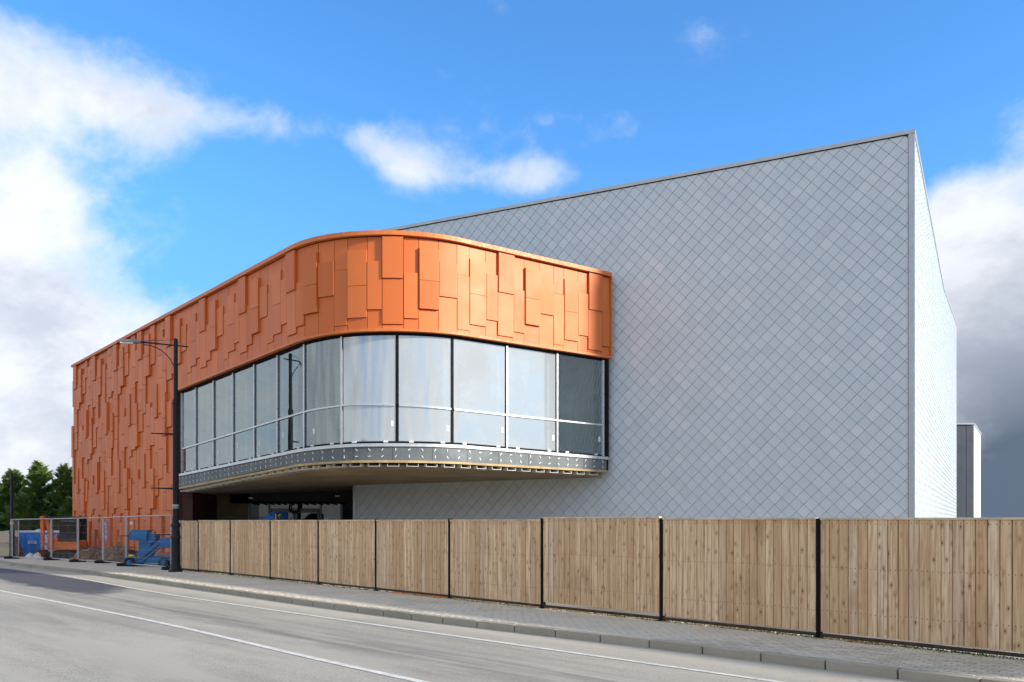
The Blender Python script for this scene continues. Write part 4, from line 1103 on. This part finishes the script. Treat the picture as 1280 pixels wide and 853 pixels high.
# blue articulated boom lift behind the mesh fence
bl = empty('boom_lift', (-14.62, 35.9, .12), 'blue articulated boom lift folded down beside the tall street lamp', 'boom lift')
BX, BY, BZ = -14.62, 36.0, .08 + drop(36)
b = MB(); b.side([(BX - .95, BZ + .18), (BX + .95, BZ + .18), (BX + .95, BZ + .40), (BX + .2, BZ + .46), (BX - .95, BZ + .40)], BY - .38, BY + .38); b.build('chassis', 'teal_paint', bl, bevel=.02)
for x in (BX - .68, BX + .68):
    for y in (BY - .45, BY + .45):
        wo = MB().tube([(x, y - .09, BZ + .2), (x, y + .09, BZ + .2)], .2, 20).build('wheel', 'rubber', bl, smooth=True)
        MB().tube([(x, y - .10, BZ + .2), (x, y + .10, BZ + .2)], .10, 14).build('rim', 'teal_paint', wo, smooth=True)
b = MB(); b.side([(BX - .42, BZ + .46), (BX + .05, BZ + .46), (BX + .08, BZ + .95), (BX + .30, BZ + 1.08), (BX + .28, BZ + 1.35), (BX - .40, BZ + 1.35)], BY - .30, BY + .2); b.build('turret', 'teal_paint', bl, bevel=.02)
b = MB(); b.side([(BX - .72, BZ + 1.10), (BX - .02, BZ + 1.06), (BX + .02, BZ + 1.50), (BX - .62, BZ + 1.52), (BX - .74, BZ + 1.42)], BY - .45, BY + .05); b.build('hood', 'teal_paint', bl, bevel=.03)
b = MB(); b.beam((BX - .30, BY - .42, BZ + .40), (BX + .62, BY - .42, BZ + 1.12), .12, .13).beam((BX - .20, BY - .42, BZ + .28), (BX + .80, BY - .42, BZ + 1.02), .09, .09); b.build('lower_boom', 'teal_paint', bl, bevel=.01)
b = MB(); b.beam((BX - .22, BY - .44, BZ + .345), (BX + .70, BY - .44, BZ + 1.07), .10, .035); b.build('hydraulic_ram', 'steel_dark', bl)
b = MB(); b.side([(BX + .52, BZ + .78), (BX + .98, BZ + .80), (BX + .98, BZ + 1.18), (BX + .60, BZ + 1.20)], BY - .5, BY - .25); b.build('knuckle', 'teal_paint', bl, bevel=.02)
b = MB(); b.beam((BX + .98, BY - .3, BZ + 1.0), (BX + .98, BY - .3, BZ + .5), .1, .1, (1, 0, 0)); b.build('link', 'teal_paint', bl)
b = MB()
for z in (BZ + 1.27, ): b.tube([(BX - 1.1, BY - .4, z), (BX - .7, BY - .4, z)], .02, 6)
b.tube([(BX + .05, BY - .4, BZ + 1.50), (BX + .25, BY - .4, BZ + 1.50), (BX + .33, BY - .4, BZ + 1.42), (BX + .36, BY - .4, BZ + .8)], .018, 6)
b.tube([(BX + .3, BY - .4, BZ + 1.32), (BX + 1.15, BY - .4, BZ + 1.32)], .022, 6).tube([(BX + .95, BY - .4, BZ + 1.32), (BX + .95, BY - .4, BZ + .95)], .018, 6)
b.tube([(BX - .74, BY - .48, BZ + 1.35), (BX - .74, BY - .48, BZ + .9), (BX - .66, BY - .48, BZ + .82), (BX - .45, BY - .48, BZ + .82)], .016, 6)
b.build('guard_rail', 'steel_dark', bl, smooth=True)
MB().box((BX - .62, BY - .42, BZ + .48), (.2, .14, .07)).build('warning_light', 'hivis_yellow', bl, bevel=.01)
MB().box((BX - .30, BY - .42, BZ + .44), (.09, .12, .04)).build('warning_light', 'hivis_yellow', bl)

# blue machine whose hood shows over the timber fence
bm_ = empty('site_dumper', (-9.8, 36.0, .1), 'bright blue machine hood numbered 16 showing over the timber fence at the entrance', 'site machine')
k_ = 36.0
def X36(px): return (px - 640) / F * k_
def Z36(py): return EYE - (py - 652) / F * k_
b = MB(); b.side([(X36(308), .45), (X36(352), .45), (X36(352), Z36(640.5)), (X36(346), Z36(640)), (X36(343), Z36(640.3)), (X36(341), Z36(639.6)), (X36(337), Z36(641.2)), (X36(331), Z36(647)), (X36(322), Z36(651)), (X36(308), Z36(654))], k_, k_ + 1.1); b.build('hood', 'blue_bright', bm_, bevel=.02)
MB().side([(X36(343.0), Z36(660)), (X36(351.4), Z36(660)), (X36(351.4), Z36(640.9)), (X36(346.5), Z36(640.6)), (X36(343.0), Z36(642))], k_ - .02, k_ - .001).build('number_plate', 'machine_black', bm_)
fc = bpy.data.curves.new('number', 'FONT'); fc.body = '16'; fc.size = .30; fc.extrude = .004; fc.offset = .014; fc.align_x = 'CENTER'
fo = bpy.data.objects.new('number_tmp', fc); col.objects.link(fo); bpy.context.view_layer.update()
me = bpy.data.meshes.new_from_object(fo.evaluated_get(bpy.context.evaluated_depsgraph_get())); bpy.data.objects.remove(fo)
me.materials.clear(); me.materials.append(MATS['number_yellow']); no = bpy.data.objects.new('number', me); col.objects.link(no); no.parent = bm_
no.location = Vector((X36(347.2), k_ - .03, Z36(649.4))) - Vector(bm_.location); no.rotation_euler = (pi / 2, 0, 0)
b = MB(); b.tube([(X36(339.2), k_ - .02, Z36(643.5)), (X36(339.2), k_ + .02, Z36(643.5))], .05, 10); b.build('lamp', 'machine_black', bm_)
for x in (-10.4, -9.5): MB().tube([(x, 35.95, .45), (x, 36.25, .45)], .36, 20).build('wheel', 'rubber', bm_, smooth=True)

# ------------------------------------------------------------------ conifers at the left
def conifer(x, y, h, r, seed, label, n=2600):
    R_ = random.Random(seed); z0 = drop(y) - .05
    t = empty('conifer_tree', (x, y, z0), label, 'tree', 'dark conifers behind the building site')
    MB().tube([(x, y, z0), (x + .05, y, z0 + h * .5), (x, y, z0 + h * .93)], [.16, .10, .02], 8).build('trunk', 'bark', t)
    b = MB(); nl = 60; limbs = []; lb = MB()
    for i in range(nl):
        f_ = (i + .5) / nl; zz = z0 + h * (.03 + .93 * f_); a = i * 2.4 + R_.random()
        L_ = r * 1.08 * ((1 - f_) ** .82) * R_.uniform(.72, 1.15) + .12
        e = Vector((x + cos(a) * L_, y + sin(a) * L_, zz + L_ * .35 + .12)); s_ = Vector((x, y, zz)); limbs.append((s_, e, L_, f_)); lb.tube([tuple(s_), tuple((s_ + e) / 2 + Vector((0, 0, -.10))), tuple(e)], [.03, .02, .006], 4)
    lb.build('limb', 'bark', t)
    wts = [l[2] for l in limbs]
    for k in range(n):
        s_, e, L_, f_ = R_.choices(limbs, wts)[0]
        u = R_.uniform(.12, 1.0) ** .7; c = s_.lerp(e, u) + Vector((0, 0, -.10 * sin(pi * u)))
        o_ = (e - s_); o_.z = 0; o_ = o_.normalized(); sdv = Vector((-o_.y, o_.x, 0))
        c += sdv * R_.gauss(0, .16 * (L_ + .25)) * (1.15 - u * .6) + Vector((0, 0, R_.gauss(0, .06)))
        d = (o_ * R_.uniform(.5, 1.0) + sdv * R_.gauss(0, .45) + Vector((0, 0, R_.uniform(.05, .9) + f_ * .6))).normalized()
        ln = R_.uniform(.24, .48); up = d.cross(sdv).normalized(); w_ = (sdv * R_.uniform(.6, 1) + up * R_.gauss(0, .5)).normalized() * ln * .13
        # one main leaflet and two pairs of side leaflets, drooping at the tip
        tip = c + d * ln + Vector((0, 0, -.05))
        b.add([c - w_ * .5, c + w_ * .5, c + d * ln * .5 + w_, tip, c + d * ln * .5 - w_], [(0, 1, 2, 3, 4)])
        for q in (-1, 1):
            for g_ in (.15, .5):
                m_ = c + d * ln * g_; b.add([m_, m_ + d * ln * .18 + w_ * q * .6, m_ + d * ln * .36 + w_ * q * 3.0 + Vector((0, 0, -.02)), m_ + d * ln * .10 + w_ * q * 1.2], [(0, 1, 2, 3)])
    o = b.build('crown', 'conifer', t); return t
conifer(-32.5, 61, 6.3, 1.9, 1, 'tallest pointed conifer, in the middle of the group left of the orange wall', 8500)
conifer(-30.2, 60, 6.0, 1.6, 2, 'conifer next to the orange wall, rightmost of the group', 7500)
conifer(-28.6, 61, 6.2, 1.7, 6, 'conifer partly hidden behind the left edge of the orange wall', 4600)
conifer(-34.8, 62, 5.8, 2.0, 3, 'broad conifer left of the middle one, behind the shorter lamp column', 8000)
conifer(-36.9, 61, 4.6, 1.9, 4, 'low conifer at the far left edge of the picture', 6500)
conifer(-34.4, 58.5, 4.0, 2.1, 5, 'short conifer in front of the others, left of the skip', 7000)
conifer(-31.6, 58, 3.9, 2.0, 8, 'short conifer behind the blue skip', 7000)
conifer(-28.6, 58, 3.6, 1.6, 9, 'short dense conifer behind the excavator', 4200)

# ------------------------------------------------------------------ across the road (mirrored in the glazing)
def block(x, y, w_, d_, h_, rz, label):
    t = empty('house', (x, y, 0), label, 'building', 'pale blocks across the road')
    R_ = Matrix.Rotation(rz, 3, 'Z')
    def T(v): q = R_ @ Vector(v); return (x + q.x, y + q.y, q.z)
    MB().box((x, y, h_ / 2 - .1), (w_, d_, h_), rz).build('wall', 'house_render', t)
    b = MB(); b.add([T(v) for v in ((-w_ / 2 - .3, -d_ / 2 - .3, h_ - .1), (w_ / 2 + .3, -d_ / 2 - .3, h_ - .1), (w_ / 2 + .3, d_ / 2 + .3, h_ - .1), (-w_ / 2 - .3, d_ / 2 + .3, h_ - .1), (-w_ / 2 + 2, 0, h_ + 2.2), (w_ / 2 - 2, 0, h_ + 2.2))], [(0, 1, 5, 4), (2, 3, 4, 5), (1, 2, 5), (3, 0, 4), (3, 2, 1, 0)]); b.build('roof', 'house_roof', t)
    for z in (1.6, 4.4):
        for i in range(int(w_ / 3)):
            for s_ in (-1, 1):
                c = T((-w_ / 2 + 1.6 + i * 3, s_ * (d_ / 2 + .02), z)); f_ = MB().box(c, (1.3, .10, 1.3), rz).build('window', 'sticker_white', t)
                c2 = T((-w_ / 2 + 1.6 + i * 3, s_ * (d_ / 2 + .08), z)); MB().box(c2, (1.1, .03, 1.1), rz).build('pane', 'house_glass', f_)
block(62, 9, 16, 9, 6.4, 1.3, 'pale house beyond the right edge, mirrored in the right panes')
block(-22, -16, 18, 9, 6.2, 2.3, 'pale house across the road, mirrored low in the left panes')
block(12, -34, 20, 9, 6.2, -.2, 'pale house behind the photographer, mirrored low in the curved panes')
print('panels', len(panels), 'tiles', len(front) + len(s1) + len(s2), 'pavers', len(cand), 'boards', nb)
